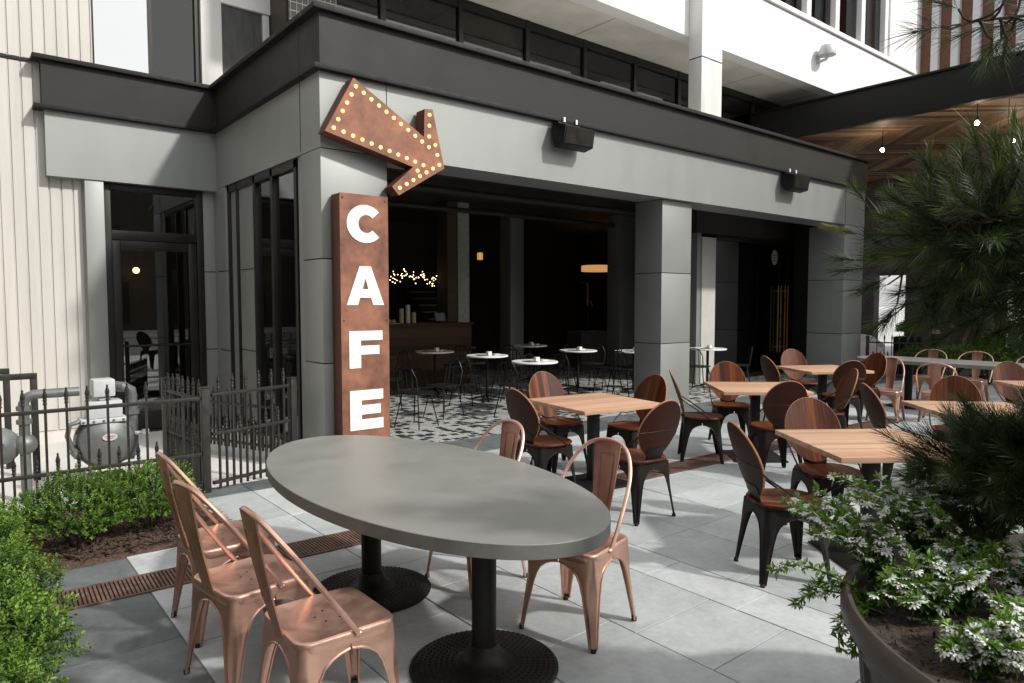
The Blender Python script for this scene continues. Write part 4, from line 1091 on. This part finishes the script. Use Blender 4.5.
so = mb.build('soil', M['soil'], pt, fix=False); ch.build('bark_chips', M['chip'], so, smooth=False, fix=False)

# white fan flowers
def fanflower(mb, tints, c, d, up_, r):
    d = d.normalized(); s_ = d.cross(up_); s_ = s_.normalized() if s_.length > 1e-3 else d.orthogonal().normalized(); n_ = s_.cross(d)
    for k in range(5):
        a = R_(-76 + 38 * k); dd = d * math.cos(a) + s_ * math.sin(a); ss = d * -math.sin(a) + s_ * math.cos(a)
        l = r * rng.uniform(.85, 1.1); wd = r * .30
        tip = c + dd * l - n_ * r * .12
        mb.add([c, c + dd * l * .55 + ss * wd * .55 + n_ * r * .05, c + dd * l * .88 + ss * wd * .5 - n_ * r * .04, tip, c + dd * l * .88 - ss * wd * .5 - n_ * r * .04, c + dd * l * .55 - ss * wd * .55 + n_ * r * .05], [(0, 1, 2, 3, 4, 5)])
        tints.append(rng.random())
def bez(p0, p1, p2, n=10): return [p0 * (1 - t) ** 2 + p1 * 2 * t * (1 - t) + p2 * t * t for t in [i / n for i in range(n + 1)]]
def flower_plant(x, y, stems, label):
    root = empty('flowering_plant', (x, y, .63), 0, label, 'plant', 'white flowering plants in the round planter')
    o0 = Vector((x, y, .63))
    for (p1, p2, dens) in stems:
        P = bez(Vector((0, 0, 0)), Vector(p1) - o0, Vector(p2) - o0, 14)
        st = MB(); tn = []; fls = []
        st.tube(P, [.0035] * 8 + [.0025] * 7, 5); tn += [.4] * (len(st.f))
        for i in range(2, 15):
            t = i / 14; d = (P[min(14, i + 1)] - P[i - 1]).normalized()
            for q in range(7):
                v = (rvec(rng) + d * .5 + Vector((0, 0, .25)))
                leaves(st, tn, P[i] + rvec(rng) * .004, v, Vector((0, 0, 1)), rng.uniform(.025, .045), rng.uniform(.010, .016), .15 + .5 * t + rng.uniform(-.2, .2))
            if t > .35 and rng.random() < dens:
                for q in range(rng.choice((2, 2, 3, 3)) if t > .6 else rng.choice((0, 1))):
                    v = rvec(rng); v.z = v.z * .4 + .05; v += Vector((-.35, -.25, 0)); v.normalize()
                    fl = MB(); tf = []; fanflower(fl, tf, P[i] + v * .012, v, Vector((0, 0, 1)) + rvec(rng) * .5, rng.uniform(.017, .025)); fls.append((fl, tf))
        for q in range(9):                           # upright tuft of pale leaves at the tip
            d = (P[14] - P[12]).normalized(); v = d * 1.3 + rvec(rng) * .7
            leaves(st, tn, P[14], v, Vector((0, 0, 1)), rng.uniform(.018, .03), .007, .85 + rng.uniform(-.1, .15))
        s_ = finish(st, tn, 'stem', M['sc_leaf'], root)
        if len(fls) < 5:
            for fl, tf in fls: finish(fl, tf, 'flower', M['petal'], s_)
        else:
            fl = MB(); tf = []
            for a_, b_ in fls: fl.add(a_.v, a_.f); tf += b_
            finish(fl, tf, 'flower_cluster', M['petal'], s_)
    return root
def bush(x, y, n, h, spread, label, lean=(-.15, -.1), dens=.8):
    st = []
    for k in range(n):
        a = rng.uniform(0, 6.283); q = spread * math.sqrt(rng.random())
        tx, ty = x + lean[0] + q * math.cos(a), y + lean[1] + q * math.sin(a); tz = .60 + h * rng.uniform(.55, 1.05)
        st.append(((x + (tx - x) * .3, y + (ty - y) * .3, .60 + h * .75), (tx, ty, tz), dens))
    return flower_plant(x, y, st, label)
for a_ in (
    (-.56, -5.80, 20, .32, .20, 'white flowering plant spilling over the left rim of the round planter', (.06, .20)),
    (-.36, -5.88, 26, .42, .22, 'tall white flowering plant rising in front of the butcher block table', (.0, .14)),
    (-.12, -5.98, 18, .40, .22, 'white flowering plant at the back of the round planter under the pine', (0, .08)),
    (-.53, -6.02, 12, .22, .15, 'small white flowering plant standing alone on the bare soil of the planter', (0, .05), .9),
    (-.40, -6.16, 15, .25, .17, 'low white flowering plant just below the pine needles', (0, .0), .8),
    (-.90, -6.18, 12, .15, .12, 'white flowering plant nearest the camera, over the curved rim at the photo bottom', (-.02, 0), 1),
    (-.78, -6.30, 15, .19, .15, 'white flowering plant in the bottom right corner of the photo', (0, .03), 1),
    (-.58, -6.30, 14, .24, .18, 'white flowering plant at the right edge of the photo', (0, 0), .8),
    (-.66, -5.98, 12, .20, .15, 'leafy white flowering plant just inside the curved left rim of the planter', (.02, .05), .6),
    (-.30, -6.00, 16, .34, .20, 'dense leafy plant with few white flowers filling the middle of the planter', (0, .05), .45),
    (-.98, -6.42, 12, .15, .13, 'white flowering plant at the bottom edge, partly cut off, over the near rim', (0, 0), 1)):
    bush(*a_)
flower_plant(-.66, -5.84, [((-.72, -5.62, .78), (-.79, -5.52, .70), .7), ((-.76, -5.66, .72), (-.74, -5.58, .58), .5), ((-.80, -5.74, .70), (-.80, -5.76, .52), .3), ((-.74, -5.66, .74), (-.70, -5.60, .62), .6), ((-.80, -5.80, .70), (-.86, -5.84, .56), .2)],
             'long trailing stems hanging out over the paving left of the planter')

# pine
pine = empty('pine_tree', (-.15, -6.62, .58), 0, 'dark green long needled pine growing in the round planter', 'tree')
O = Vector((-.15, -6.62, .58))
mb = MB(); trunk = [Vector((0, 0, -.03)), Vector((.02, .0, .5)), Vector((-.02, .03, 1.1)), Vector((.03, .02, 1.7)), Vector((0, .03, 2.2))]
mb.tube(trunk, [.045, .04, .034, .026, .014], 10); mb.build('trunk', M['bark'], pine)
def shoot(mb, tn, base, d, L_=.09, n=70, nl=.09, ang=.75, t0=.3):
    d = d.normalized(); o = d.orthogonal().normalized(); o2 = d.cross(o)
    for k in range(n):
        t = k / n; a = k * 2.39996 + rng.uniform(-.2, .2); sp_ = ang * (1.15 - .55 * t) * rng.uniform(.8, 1.2)
        v = (d * math.cos(sp_) + (o * math.cos(a) + o2 * math.sin(a)) * math.sin(sp_)).normalized()
        c = base + d * L_ * t; l = nl * rng.uniform(.75, 1.1); sd = v.cross(d); sd = (sd.normalized() if sd.length > 1e-3 else o) * .00085
        m_ = c + v * l * .55; e = c + v * l + Vector((0, 0, -.004))
        mb.add([c - sd, c + sd, m_ + sd * .9, e, m_ - sd * .9], [(0, 1, 2, 4), (4, 2, 3)]); q = t0 + .35 * t + rng.uniform(-.18, .18); tn += [q, q]
def branch(p0, pm, p1, n, sx_, sz, bias, up_=.35, t0=.3, nl=.09, lo=.25, nn=70):
    P = bez(Vector(p0), Vector(pm), Vector(p1), 12); P = [p_ - O for p_ in P]
    wb = MB(); wb.tube(P, [.013 * (1 - .07 * i) for i in range(13)], 6)
    mb = MB(); tn = []
    for k in range(n):
        t = lo + (1 - lo) * rng.random() ** .8; i = min(11, int(t * 12)); A_ = P[i].lerp(P[i + 1], t * 12 - i)
        off = rvec(rng) * rng.uniform(.3, 1); off = Vector((off.x * sx_, off.y * sx_, off.z * sz))
        B_ = A_ + off; d = off.normalized() + Vector((-.35, .2, up_)) + Vector(bias)
        wb.tube([A_, A_.lerp(B_, .6) + Vector((0, 0, -.01)), B_], [.0045, .0035, .003], 5)
        shoot(mb, tn, B_, d, rng.uniform(.06, .12), nn, nl * rng.uniform(.85, 1.15), .75, t0 + rng.uniform(-.12, .15))
    b = wb.build('branch', M['bark'], pine); finish(mb, tn, 'needles', M['needle'], b)
branch((-.15, -6.6, 1.70), (-.35, -6.3, 1.93), (-.61, -5.94, 1.89), 180, .175, .215, (0, 0, .1), .35, .36, .078, .2, 90)
branch((-.15, -6.6, 1.55), (-.22, -6.2, 1.72), (-.42, -5.75, 1.82), 150, .25, .22, (0, 0, 0), .3, .24, .09, .25, 84)
branch((-.15, -6.6, 1.45), (-.25, -6.4, 1.62), (-.46, -6.10, 1.68), 60, .14, .10, (0, 0, -.2), -.1, .18, .09, .25, 80)
branch((-.13, -6.6, .95), (-.10, -6.2, 1.10), (-.27, -5.90, 1.05), 200, .17, .19, (-.2, 0, .2), .35, .20, .10, .3, 90)
branch((-.13, -6.6, 1.0), (-.10, -6.3, 1.12), (-.18, -6.05, 1.08), 120, .16, .18, (-.2, 0, .2), .3, .18, .09, .25, 84)
branch((-.12, -6.6, 2.35), (-.4, -6.35, 2.52), (-.82, -6.02, 2.42), 24, .11, .10, (-.4, .1, -.2), -.1, .15, .10, .35, 50)
# bright upright shoot
for c_, d_, L_, n_, nl_, an_, t_ in (((-.44, -6.08, 2.02), (.05, 0, 1), .20, 230, .055, .45, .62), ((-.62, -5.92, 1.98), (-.1, 0, 1), .14, 160, .06, .5, .6), ((-.80, -5.78, 1.86), (-1, .6, .25), .10, 130, .05, .4, .8)):
    mb = MB(); tn = []; shoot(mb, tn, Vector(c_) - O, Vector(d_), L_, n_, nl_, an_, t_); finish(mb, tn, 'candle_shoot', M['needle'], pine)


# pink hanging flowers beyond the pine
pk = empty('hanging_basket', (13.4, -2.2, 2.75), 0, 'long hanging trough of trailing pink flowers glimpsed through the pine', 'plant')
mb = MB(); mb.box(-.2, .2, -1.4, 1.4, -.16, .0); mb.build('bowl', M['black'], pk)
mb = MB(); [mb.tube([(.25 * math.cos(a), .25 * math.sin(a), 0), (0, 0, .7)], .006, 5) for a in (0, 2.1, 4.2)]; mb.tube([(0, 0, .7), (0, 0, 2.9)], .006, 5); mb.build('hanger', M['black'], pk)
mb = MB(); tn = []; fm = MB(); tf = []
for k in range(500):
    v = rvec(rng); v.z = v.z * .5; p_ = Vector((v.x * .42, v.y * 1.5, v.z * .3 + .02)) * rng.uniform(.5, 1); leaves(mb, tn, p_, rvec(rng), Vector((0, 0, 1)), .07, .04, rng.random())
    if k < 90:
        q = Vector((v.x * .46, v.y * 1.55, v.z * .36)); [leaves(fm, tf, q, rvec(rng), Vector((0, 0, 1)), .04, .035, rng.random()) for _ in range(4)]
finish(mb, tn, 'foliage', M['fol_far'], pk); finish(fm, tf, 'blossom', M['pink'], pk)

# ------------------------------------------------------------------ cafe interior
ct = empty('bar_counter', (2.6, 4.6, 0), 0, 'dark timber bar counter at the back of the open cafe room', 'counter')
mb = MB(); mb.box(0, 2.62, 0, .7, .001, 1.18); mb.build('front', M['counter'], ct, bevel=.004)
mb = MB(); mb.box(-.03, 2.66, -.04, .74, 1.182, 1.22); mb.build('worktop', M['counter'], ct, bevel=.004)
bc = empty('brick_column', (5.25, 5.3, 0), 0, 'pale painted brick column behind the bar counter', 'column')
mb = MB(); mb.box(.0, .28, -.2, .2, .001, 3.69); mb.build('shaft', M['brick_white'], bc, bevel=.004)
mb = MB(); mb.box(-.26, -.002, -.19, .2, .001, 3.69); mb.build('shaded_face', mat('shaded_brick', (.085, .055, .03), .7, 0, .2), bc, bevel=.004)  # dark box painted as the unlit left face of the brick column
for x, y, w_, l in ((7.22, 6.0, .40, 'grey square column deep inside the cafe right of the stairs'), (9.42, 4.6, .55, 'grey square column inside the cafe left of the middle pillar')):
    c = empty('inner_column', (x, y, 0), 0, l, 'column', 'columns inside the cafe')
    mb = MB(); mb.box(0, w_, -.2, .2, .001, 3.69); mb.build('shaft', M['panel'], c, bevel=.004); mb = MB(); mb.box(-.02, w_ + .02, -.22, .22, .001, .1); mb.build('plinth', M['dark2'], c)
stc = empty('open_stairs', (6.15, 6.3, 0), 0, 'dark open tread staircase behind the bar', 'stairs')
for k in range(11):
    mb = MB(); mb.box(0, .75, k * .22, k * .22 + .27, .17 * (k + 1), .17 * (k + 1) + .035); mb.build('tread', M['tread'], stc, bevel=.003)
mb = MB(); mb.prism([(0, .001), (2.6, 1.9), (2.6, 2.06), (0, .16)], -.05, -.005, 'yz'); mb.build('stringer', M['black'], stc)
def item(name, label, cat, grp=None, loc=(0, 0, 0)): return empty(name, loc, 0, label, cat, grp)
for i, (x, h, m_, l) in enumerate(((3.72, .27, 'paper', 'shorter brown stack of paper cups on the bar counter'), (3.86, .35, 'soffit', 'tallest grey stack of paper cups on the bar counter'), (3.99, .20, 'paper', 'shortest slim stack of paper cups on the bar counter, right of the others'))):
    o = item('cup_stack', l, 'cups', 'cup stacks on the bar', (x, 4.8, 1.22)); mb = MB(); pr = [(.036, .001)]
    z = .001
    while z < h: pr += [(.046, z + .022), (.043, z + .024)]; z += .024
    mb.lathe(pr, 14); mb.build('cups', M[m_], o)
o = item('tablet_stand', 'grey register tablet on a black stand on the bar counter', 'tablet', None, (4.62, 4.8, 1.22))
mb = MB(); Mt = Matrix.Rotation(R_(-20), 4, 'X'); mb.box(-.13, .13, -.008, .008, .02, .22, Mt); mb.build('frame', M['black'], o, bevel=.003)
mb = MB(); mb.box(-.115, .115, -.0105, -.0085, .035, .205, Mt); mb.build('screen', M['screen'], o, smooth=False)
mb = MB(); mb.box(-.08, .08, .0, .12, .001, .012); mb.box(-.02, .02, .03, .05, .012, .12); mb.build('foot', M['black'], o)
o = item('pastry_tray', 'low pale tray of wrapped goods at the left end of the bar', 'tray', None, (3.45, 4.8, 1.22))
mb = MB(); mb.box(-.16, .16, -.12, .12, .001, .012); mb.build('tray', M['soffit'], o, bevel=.003)
for dx, dy, r_ in ((-.09, 0, .05), (.0, .03, .06), (.09, -.01, .045)): mb = MB(); mb.ball((dx, dy, .05), r_, 8, 6, (1, 1, .8)); mb.build('bundle', M['paper'], o)
o = item('reflected_bulb', 'warm round globe added behind the left glass door as a reflected bulb', 'bulb', None, (-.93, D + .62, 2.08)); mb = MB(); mb.ball((0, 0, 0), .045, 12, 8); mb.build('globe', M['fairy'], o); mb = MB(); mb.tube([(0, 0, .04), (0, 0, 1.1)], .006, 5); mb.build('cord', M['black'], o)  # glowing globe added to stand for a bulb's reflection in the pane
sl = empty('string_lights', (3.95, 5.9, 2.2), 0, 'garland of tiny warm lights above the bar', 'lights')
wp = [Vector((1.75 * i / 46, .05 * math.sin(i), .04 * math.sin(i * .55) - .04 * math.cos(i * .21))) for i in range(47)]
mb = MB(); mb.tube(wp, .004, 4); mb.build('wire', M['black'], sl)
me_ = MB().ball((0, 0, 0), .0085, 6, 4).mesh('bulb', M['fairy'])
for p_ in wp + [q_ + Vector((.015, .05, -.06)) for q_ in wp]:
    o = bpy.data.objects.new('bulb', me_); COL.objects.link(o); o.parent = sl; o.location = p_ + Vector((rng.uniform(-.02, .02), 0, rng.uniform(-.10, .07)))
for x, y, z, r_, l in ((11.38, 7.0, 2.58, .46, 'wide amber pendant shade glowing deep in the cafe'), (7.15, 6.9, 2.75, .07, 'small narrow amber lamp near the stairs'), (1.25, 3.95, 2.36, .10, 'amber lamp seen through the side window left of the sign')):
    o = item('pendant_lamp', l, 'lamp', 'amber lamps inside the cafe', (x, y, z))
    mb = MB(); mb.lathe([(r_, -.09), (r_, .07), (r_ * .9, .08), (.02, .085)], 24); mb.build('shade', M['amber'], o); mb = MB(); mb.tube([(0, 0, .08), (0, 0, 3.69 - z)], .008, 6); mb.build('cord', M['black'], o)
o = item('beer_tap', 'curved brass tap standing inside the dark cafe', 'tap', None, (8.95, 5.0, 1.05))
mb = MB(); mb.tube([(0, 0, -.12), (0, 0, .50)], .02, 8); mb.build('riser', M['black'], o)
mb = MB(); mb.tube([(0, 0, .501), (0, 0, .98), (-.03, 0, 1.03), (-.10, 0, 1.05), (-.22, 0, 1.05)], .022, 8); mb.tube([(0, 0, .55), (.05, 0, .60), (.12, 0, .58), (.16, 0, .48)], .018, 8); mb.build('pipe', M['brass'], o)
mb = MB(); mb.box(-.4, .5, -.2, .3, -1.049, -.12); mb.build('tap_counter', M['dark2'], o)

def round_table():
    root = empty('round_table', (0, 0, 0), 0, 'x', 'table')
    t = MB(); t.lathe([(.33, .722), (.35, .727), (.352, .742), (.345, .75), (.2, .7505), (.0001, .751)], 40); t.build('tabletop', M['marble'], root)
    t = MB(); t.tube([(0, 0, .03), (0, 0, .72)], .026, 10)
    for k in range(4): a = k * math.pi / 2 + .4; t.tube([(0, 0, .07), (.13 * math.cos(a), .13 * math.sin(a), .045), (.30 * math.cos(a), .30 * math.sin(a), .016)], .015, 6)
    t.build('pedestal', M['black'], root); return root
def cafe_stool():
    root = empty('cafe_chair', (0, 0, 0), 0, 'x', 'chair')
    s = MB(); rings(s, [[(x, y, z) for x, y in rrect(.19 - i, .19 - i, .09)] for i, z in ((.01, .445), (0, .452), (.0, .462), (.03, .466))]); s.build('seat', M['black'], root)
    b = MB(); b.tube([(-.17, -.16, .46), (-.205, -.165, .66), (-.215, -.10, .78), (-.218, 0, .80), (-.215, .10, .78), (-.205, .165, .66), (-.17, .16, .46)], .009, 6)
    for y in (-.08, 0, .08): b.tube([(-.17, y, .46), (-.214, y, .785)], .006, 5)
    b.build('backrest', M['black'], root)
    for sx in (1, -1):
        for sy in (1, -1):
            l = MB(); l.tube([(sx * .13, sy * .13, .45), (sx * .205, sy * .205, .004)], .0085, 6); l.build('leg', M['gun'], root)
    return root
RT = round_table(); ST = cafe_stool(); gR = 'white round tables inside the cafe'; gC = 'black wire chairs inside the cafe'
NP = None
spots = [((3.81, 3.78), 'white round table nearest the bar, right of the CAFE sign'), ((3.98, 2.44), 'white round table second from the CAFE sign, on the mosaic floor'), ((3.83, 1.06), 'white round table nearest the opening, above the orange chair back'),
         ((6.27, 4.0), 'small looking white round table farthest back in the open bay'), ((6.0, 2.33), 'white round table in front of the brass tap'), ((6.65, 1.55), 'white round table partly cut off by the middle pillar'), ((8.26, 1.10), 'white round table right of the middle pillar beside the pale column')]
where = ['nearest the bar', 'second from the CAFE sign', 'nearest the opening', 'farthest back', 'in front of the brass tap', 'cut by the middle pillar', 'right of the middle pillar']
for i, ((x, y), l) in enumerate(spots):
    place(RT, (x, y, 0), rng.uniform(0, 1), l, gR)
    c = empty('sugar_pot', (x + .02, y - .02, .751), 0, 'white square sugar pot on the round table ' + where[i], 'pot', 'sugar pots on the round tables')
    mb = MB(); mb.box(-.035, .035, -.035, .035, .0, .06); mb.build('pot', M['cup'], c, bevel=.006)
    n_ = empty('place_setting', (x - .13, y - .05, .751), rng.uniform(-.4, .4), 'dark menus and cutlery lying on the round table ' + where[i], 'menus', 'menus on the round tables')
    mb = MB(); mb.box(-.09, .06, -.12, .10, .001, .010); mb.build('menu', M['meter'], n_, bevel=.002); mb = MB(); mb.box(.20, .30, -.03, .10, .001, .02); mb.build('napkin', M['soffit'], n_, bevel=.003)
ci = 0
for (x, y), l in spots:
    k = where[[s_[0] for s_ in spots].index((x, y))]
    for a, dd, sd in ((200, .62, 'on the left of'), (20, .62, 'on the right of'), (290, .60, 'in front of')):
        if k == 'right of the middle pillar' and a == 20: continue
        if k in ('nearest the opening',) and a == 290: continue
        place(ST, (x + dd * math.cos(R_(a)), y + dd * math.sin(R_(a)), 0), R_(a + 180 + rng.uniform(-12, 12)), 'black wire chair %s the round table %s' % (sd, k), gC); ci += 1
for x, y, a, l in ((1.72, 1.00, 20, 'black wire chair right beside the CAFE sign on the bright mosaic'), (2.45, 1.45, 190, 'black wire chair facing the sign side chair on the bright mosaic'), (2.2, 2.6, 60, 'black wire chair in the shade behind the two chairs by the CAFE sign')):
    place(ST, (x, y, 0), R_(a), l, gC)

# ------------------------------------------------------------------ people under the canopy
def skin_mesh(name, verts, edges, radii, m, parent=None, sub=2, root=0):
    me = bpy.data.meshes.new(name); me.from_pydata(verts, edges, []); o = bpy.data.objects.new(name, me); COL.objects.link(o)
    md = o.modifiers.new('s', 'SKIN'); md.use_smooth_shade = True
    for i, r in enumerate(radii): me.skin_vertices[0].data[i].radius = (r if isinstance(r, tuple) else (r, r))
    me.skin_vertices[0].data[root].use_root = True
    sb = o.modifiers.new('u', 'SUBSURF'); sb.levels = sub; sb.render_levels = sub
    bpy.context.view_layer.update(); dg = bpy.context.evaluated_depsgraph_get(); nm = bpy.data.meshes.new_from_object(o.evaluated_get(dg))
    bpy.data.objects.remove(o); nm.materials.clear(); nm.materials.append(m); nm.polygons.foreach_set('use_smooth', [True] * len(nm.polygons))
    q = bpy.data.objects.new(name, nm); COL.objects.link(q)
    if parent: q.parent = parent
    return q
def person(loc, rz, label, top, legs, arm_bend, sleeve):
    root = empty('person', loc, rz, label, 'person')
    V = [(0, 0, .95), (0, 0, 1.12), (0, 0, 1.32), (-.01, 0, 1.44), (.0, 0, 1.50), (.02, 0, 1.60), (.02, 0, 1.70)]; E_ = [(0, 1), (1, 2), (2, 3), (3, 4), (4, 5), (5, 6)]
    Rd = [(.11, .15), (.10, .135), (.11, .16), (.075, .10), (.05, .05), (.085, .072), (.07, .062)]
    def chain(start, pts, rad):
        p_ = start
        for v, r in zip(pts, rad): V.append(v); Rd.append(r); E_.append((p_, len(V) - 1)); p_ = len(V) - 1
        return p_
    for sy in (1, -1):
        chain(0, [(0, .09 * sy, .88), (.02, .10 * sy, .50), (-.01, .105 * sy, .09), (.10, .11 * sy, .035)], [.085, .056, .036, .03])
        el, wr = arm_bend[0 if sy > 0 else 1]
        h = chain(3, [(-.01, .17 * sy, 1.42), el, wr], [.052, .038, .028])
        hd = Vector(wr) - Vector(el); hd.normalize()
        pm = chain(h, [tuple(Vector(wr) + hd * .07)], [.030])
        for f in range(4): chain(pm, [tuple(Vector(wr) + hd * (.12 + .012 * (f % 2)) + Vector((.016 * (f - 1.5), 0, 0))), tuple(Vector(wr) + hd * (.165 + .012 * (f % 2)) + Vector((.018 * (f - 1.5) + .01, 0, 0)))], [.010, .008])
        chain(h, [tuple(Vector(wr) + hd * .06 + Vector((.04, 0, 0))), tuple(Vector(wr) + hd * .10 + Vector((.05, 0, 0)))], [.011, .009])
    body = skin_mesh('body', V, E_, Rd, M['skin'], root)
    # face: nose, ears, eyes, mouth
    f = MB(); f.ball((.11, 0, 1.635), .016, 8, 6, (1.2, .7, 1.3)); f.ball((.02, .078, 1.635), .022, 8, 6, (.7, .4, 1.2)); f.ball((.02, -.078, 1.635), .022, 8, 6, (.7, .4, 1.2)); f.build('features', M['skin'], body)
    f = MB(); [f.ball((.098, y, 1.66), .010, 8, 6) for y in (.03, -.03)]; f.tube([(.10, -.022, 1.595), (.106, 0, 1.593), (.10, .022, 1.595)], .005, 6); f.build('eyes_and_mouth', M['hair'], body)
    hr = MB(); hr.ball((.0, 0, 1.68), .105, 16, 10, (1.0, .86, 1.0)); hr.ball((-.04, 0, 1.61), .09, 12, 8, (.8, .9, 1.1)); hr.build('hair', M['hair'], root)
    TV = [(0, 0, .90), (0, 0, 1.12), (0, 0, 1.32), (-.01, 0, 1.43), (-.008, 0, 1.465)]; TE = [(0, 1), (1, 2), (2, 3), (3, 4)]; TR = [(.135, .175), (.125, .16), (.135, .18), (.09, .12), (.062, .062)]
    for sy in (1, -1):
        el, wr = arm_bend[0 if sy > 0 else 1]; TV.append((-.01, .175 * sy, 1.42)); TR.append(.066); TE.append((3, len(TV) - 1))
        TV.append(tuple(Vector((-.01, .175 * sy, 1.42)).lerp(Vector(el), .95 if sleeve else .45))); TR.append(.054); TE.append((len(TV) - 2, len(TV) - 1))
        if sleeve: TV.append(tuple(Vector(el).lerp(Vector(wr), .95))); TR.append(.042); TE.append((len(TV) - 2, len(TV) - 1))
    skin_mesh('shirt', TV, TE, TR, top, root)
    LV = [(0, 0, .97), (0, 0, .90)]; LE = [(0, 1)]; LR = [(.125, .165), (.125, .165)]
    for sy in (1, -1):
        p_ = 1
        for v, r in (((0, .092 * sy, .82), .100), ((.02, .10 * sy, .50), .072), ((-.01, .105 * sy, .10), .058)): LV.append(v); LR.append(r); LE.append((p_, len(LV) - 1)); p_ = len(LV) - 1
    skin_mesh('trousers', LV, LE, LR, legs, root)
    for sy in (1, -1):
        sh = MB(); sh.ball((.045, .108 * sy, .035), .06, 10, 6, (2.1, .85, .6)); sh.build('shoe', M['rubber'], root)
    return root
person((14.15, -.78, -.006), R_(-70), 'person in black long sleeved clothes standing beyond the hedge under the canopy', M['cloth_black'], M['cloth_black'], (((.06, .27, 1.17), (.27, .20, 1.12)), ((.06, -.27, 1.17), (.27, -.16, 1.10))), True)
person((14.3, -1.62, -.006), R_(150), 'person in charcoal clothes with one bare arm hanging, at the right under the canopy', M['cloth_grey'], M['cloth_grey'], (((.02, .30, 1.14), (.08, .33, .90)), ((.02, -.30, 1.14), (.08, -.33, .90))), False)

# white car in the gap beside the end pillar
car = empty('parked_car', (14.75, 3.1, -.16), R_(-92), 'white car nose just visible beside the end pillar', 'car')
side = [(-2.2, .35), (-2.2, .75), (-2.1, .95), (-1.5, 1.02), (-.9, 1.42), (.5, 1.45), (1.15, 1.02), (1.9, .92), (2.2, .72), (2.25, .35)]
mb = MB(); mb.prism(side, -.86, .86); mb.build('body', M['white'], car, bevel=.06)
mb = MB()
for y in (-.865, .862): mb.prism([(-1.3, 1.05), (-.85, 1.36), (.45, 1.39), (.98, 1.05)], y, y + .003)
mb.build('side_window', M['winglass'], car, smooth=False)
for x in (-1.4, 1.4):
    for y in (-.80, .80):
        wh = MB(); wh.lathe([(.20, -.1), (.32, -.1), (.335, -.07), (.335, .07), (.32, .1), (.20, .1)], 24, (x, y, .335), RX); t_ = wh.build('wheel', M['rubber'], car); wh = MB(); wh.lathe([(.02, -.104), (.19, -.104), (.19, .104), (.02, .104)], 18, (x, y, .335), RX); wh.build('rim', M['meterpale'], t_)
for y in (-.62, .62):
    mb = MB(); mb.ball((2.17, y, .70), .10, 12, 8, (.6, 1.6, .8)); mb.build('headlight', M['meterpale'], car)

# ------------------------------------------------------------------ across the street, seen only as reflections in the glass
bd = empty('street_building', (0, -34, -.16), 0, 'brown building across the street reflected in the cafe glass', 'building')
mb = MB(); mb.box(-45, 50, -6, 0, 0, 9); mb.build('wall', mat('brown_wall', (.10, .07, .05), .9, 0, .2, 1), bd, smooth=False)
for i in range(16):
    mb = MB(); mb.box(-42 + i * 5.6, -39.4 + i * 5.6, .002, .05, 3.8, 6.4); mb.build('window', M['winframe'], bd, smooth=False)
    mb = MB(); mb.box(-42 + i * 5.6, -39 + i * 5.6, .002, .05, .4, 3.0); mb.build('shop_window', M['winframe'], bd, smooth=False)
nb = empty('sky_blocker', (-13, 0, -.16), 0, 'unseen dark brick block added left of the patio to cut sky light', 'building')  # added out of view to keep sky light off the cafe's side wall
mb = MB(); mb.box(-8, 0, -26, 3.2, 0, 15); mb.build('wall', mat('dark_brick', (.085, .06, .048), .9, 0, .25, 2), nb, smooth=False)
for i in range(8):
    for z in (1.0, 5.0, 9.0): mb = MB(); mb.box(.002, .05, -24 + i * 3.3, -22 + i * 3.3, z, z + 2.2); mb.build('window', M['winframe'], nb, smooth=False)
def street_tree(seed):
    r = random.Random(seed); root = empty('street_tree', (0, 0, 0), 0, 'x', 'tree')
    t = MB(); t.tube([(0, 0, 0), (.05, 0, 1.2), (0, .05, 2.4), (0, 0, 4.0)], [.14, .11, .09, .04], 8)
    for k in range(6): a = k * 1.05; t.tube([(0, 0, 2 + .2 * k), (.7 * math.cos(a), .7 * math.sin(a), 2.9 + .2 * k), (1.3 * math.cos(a), 1.3 * math.sin(a), 3.6 + .2 * k)], [.05, .035, .015], 6)
    t.build('trunk', M['bark'], root); mb = MB(); tn = []
    for k in range(60):
        c = rvec(r) * r.uniform(.5, 1.9); c = Vector((c.x, c.y, 3.9 + c.z * .85))
        for q in range(45): leaves(mb, tn, c + rvec(r) * r.uniform(0, .55), rvec(r), Vector((0, 0, 1)), .16, .10, r.random())
    finish(mb, tn, 'crown', M['fol_far'], root); return root
TR = street_tree(3)
for x, l in ((-1, 'street tree across the road reflected in the left door'), (9, 'street tree across the road opposite the cafe opening'), (19, 'street tree across the road reflected in the glass doors')):
    place(TR, (x, -25, -.16), x, l, 'street trees across the road')
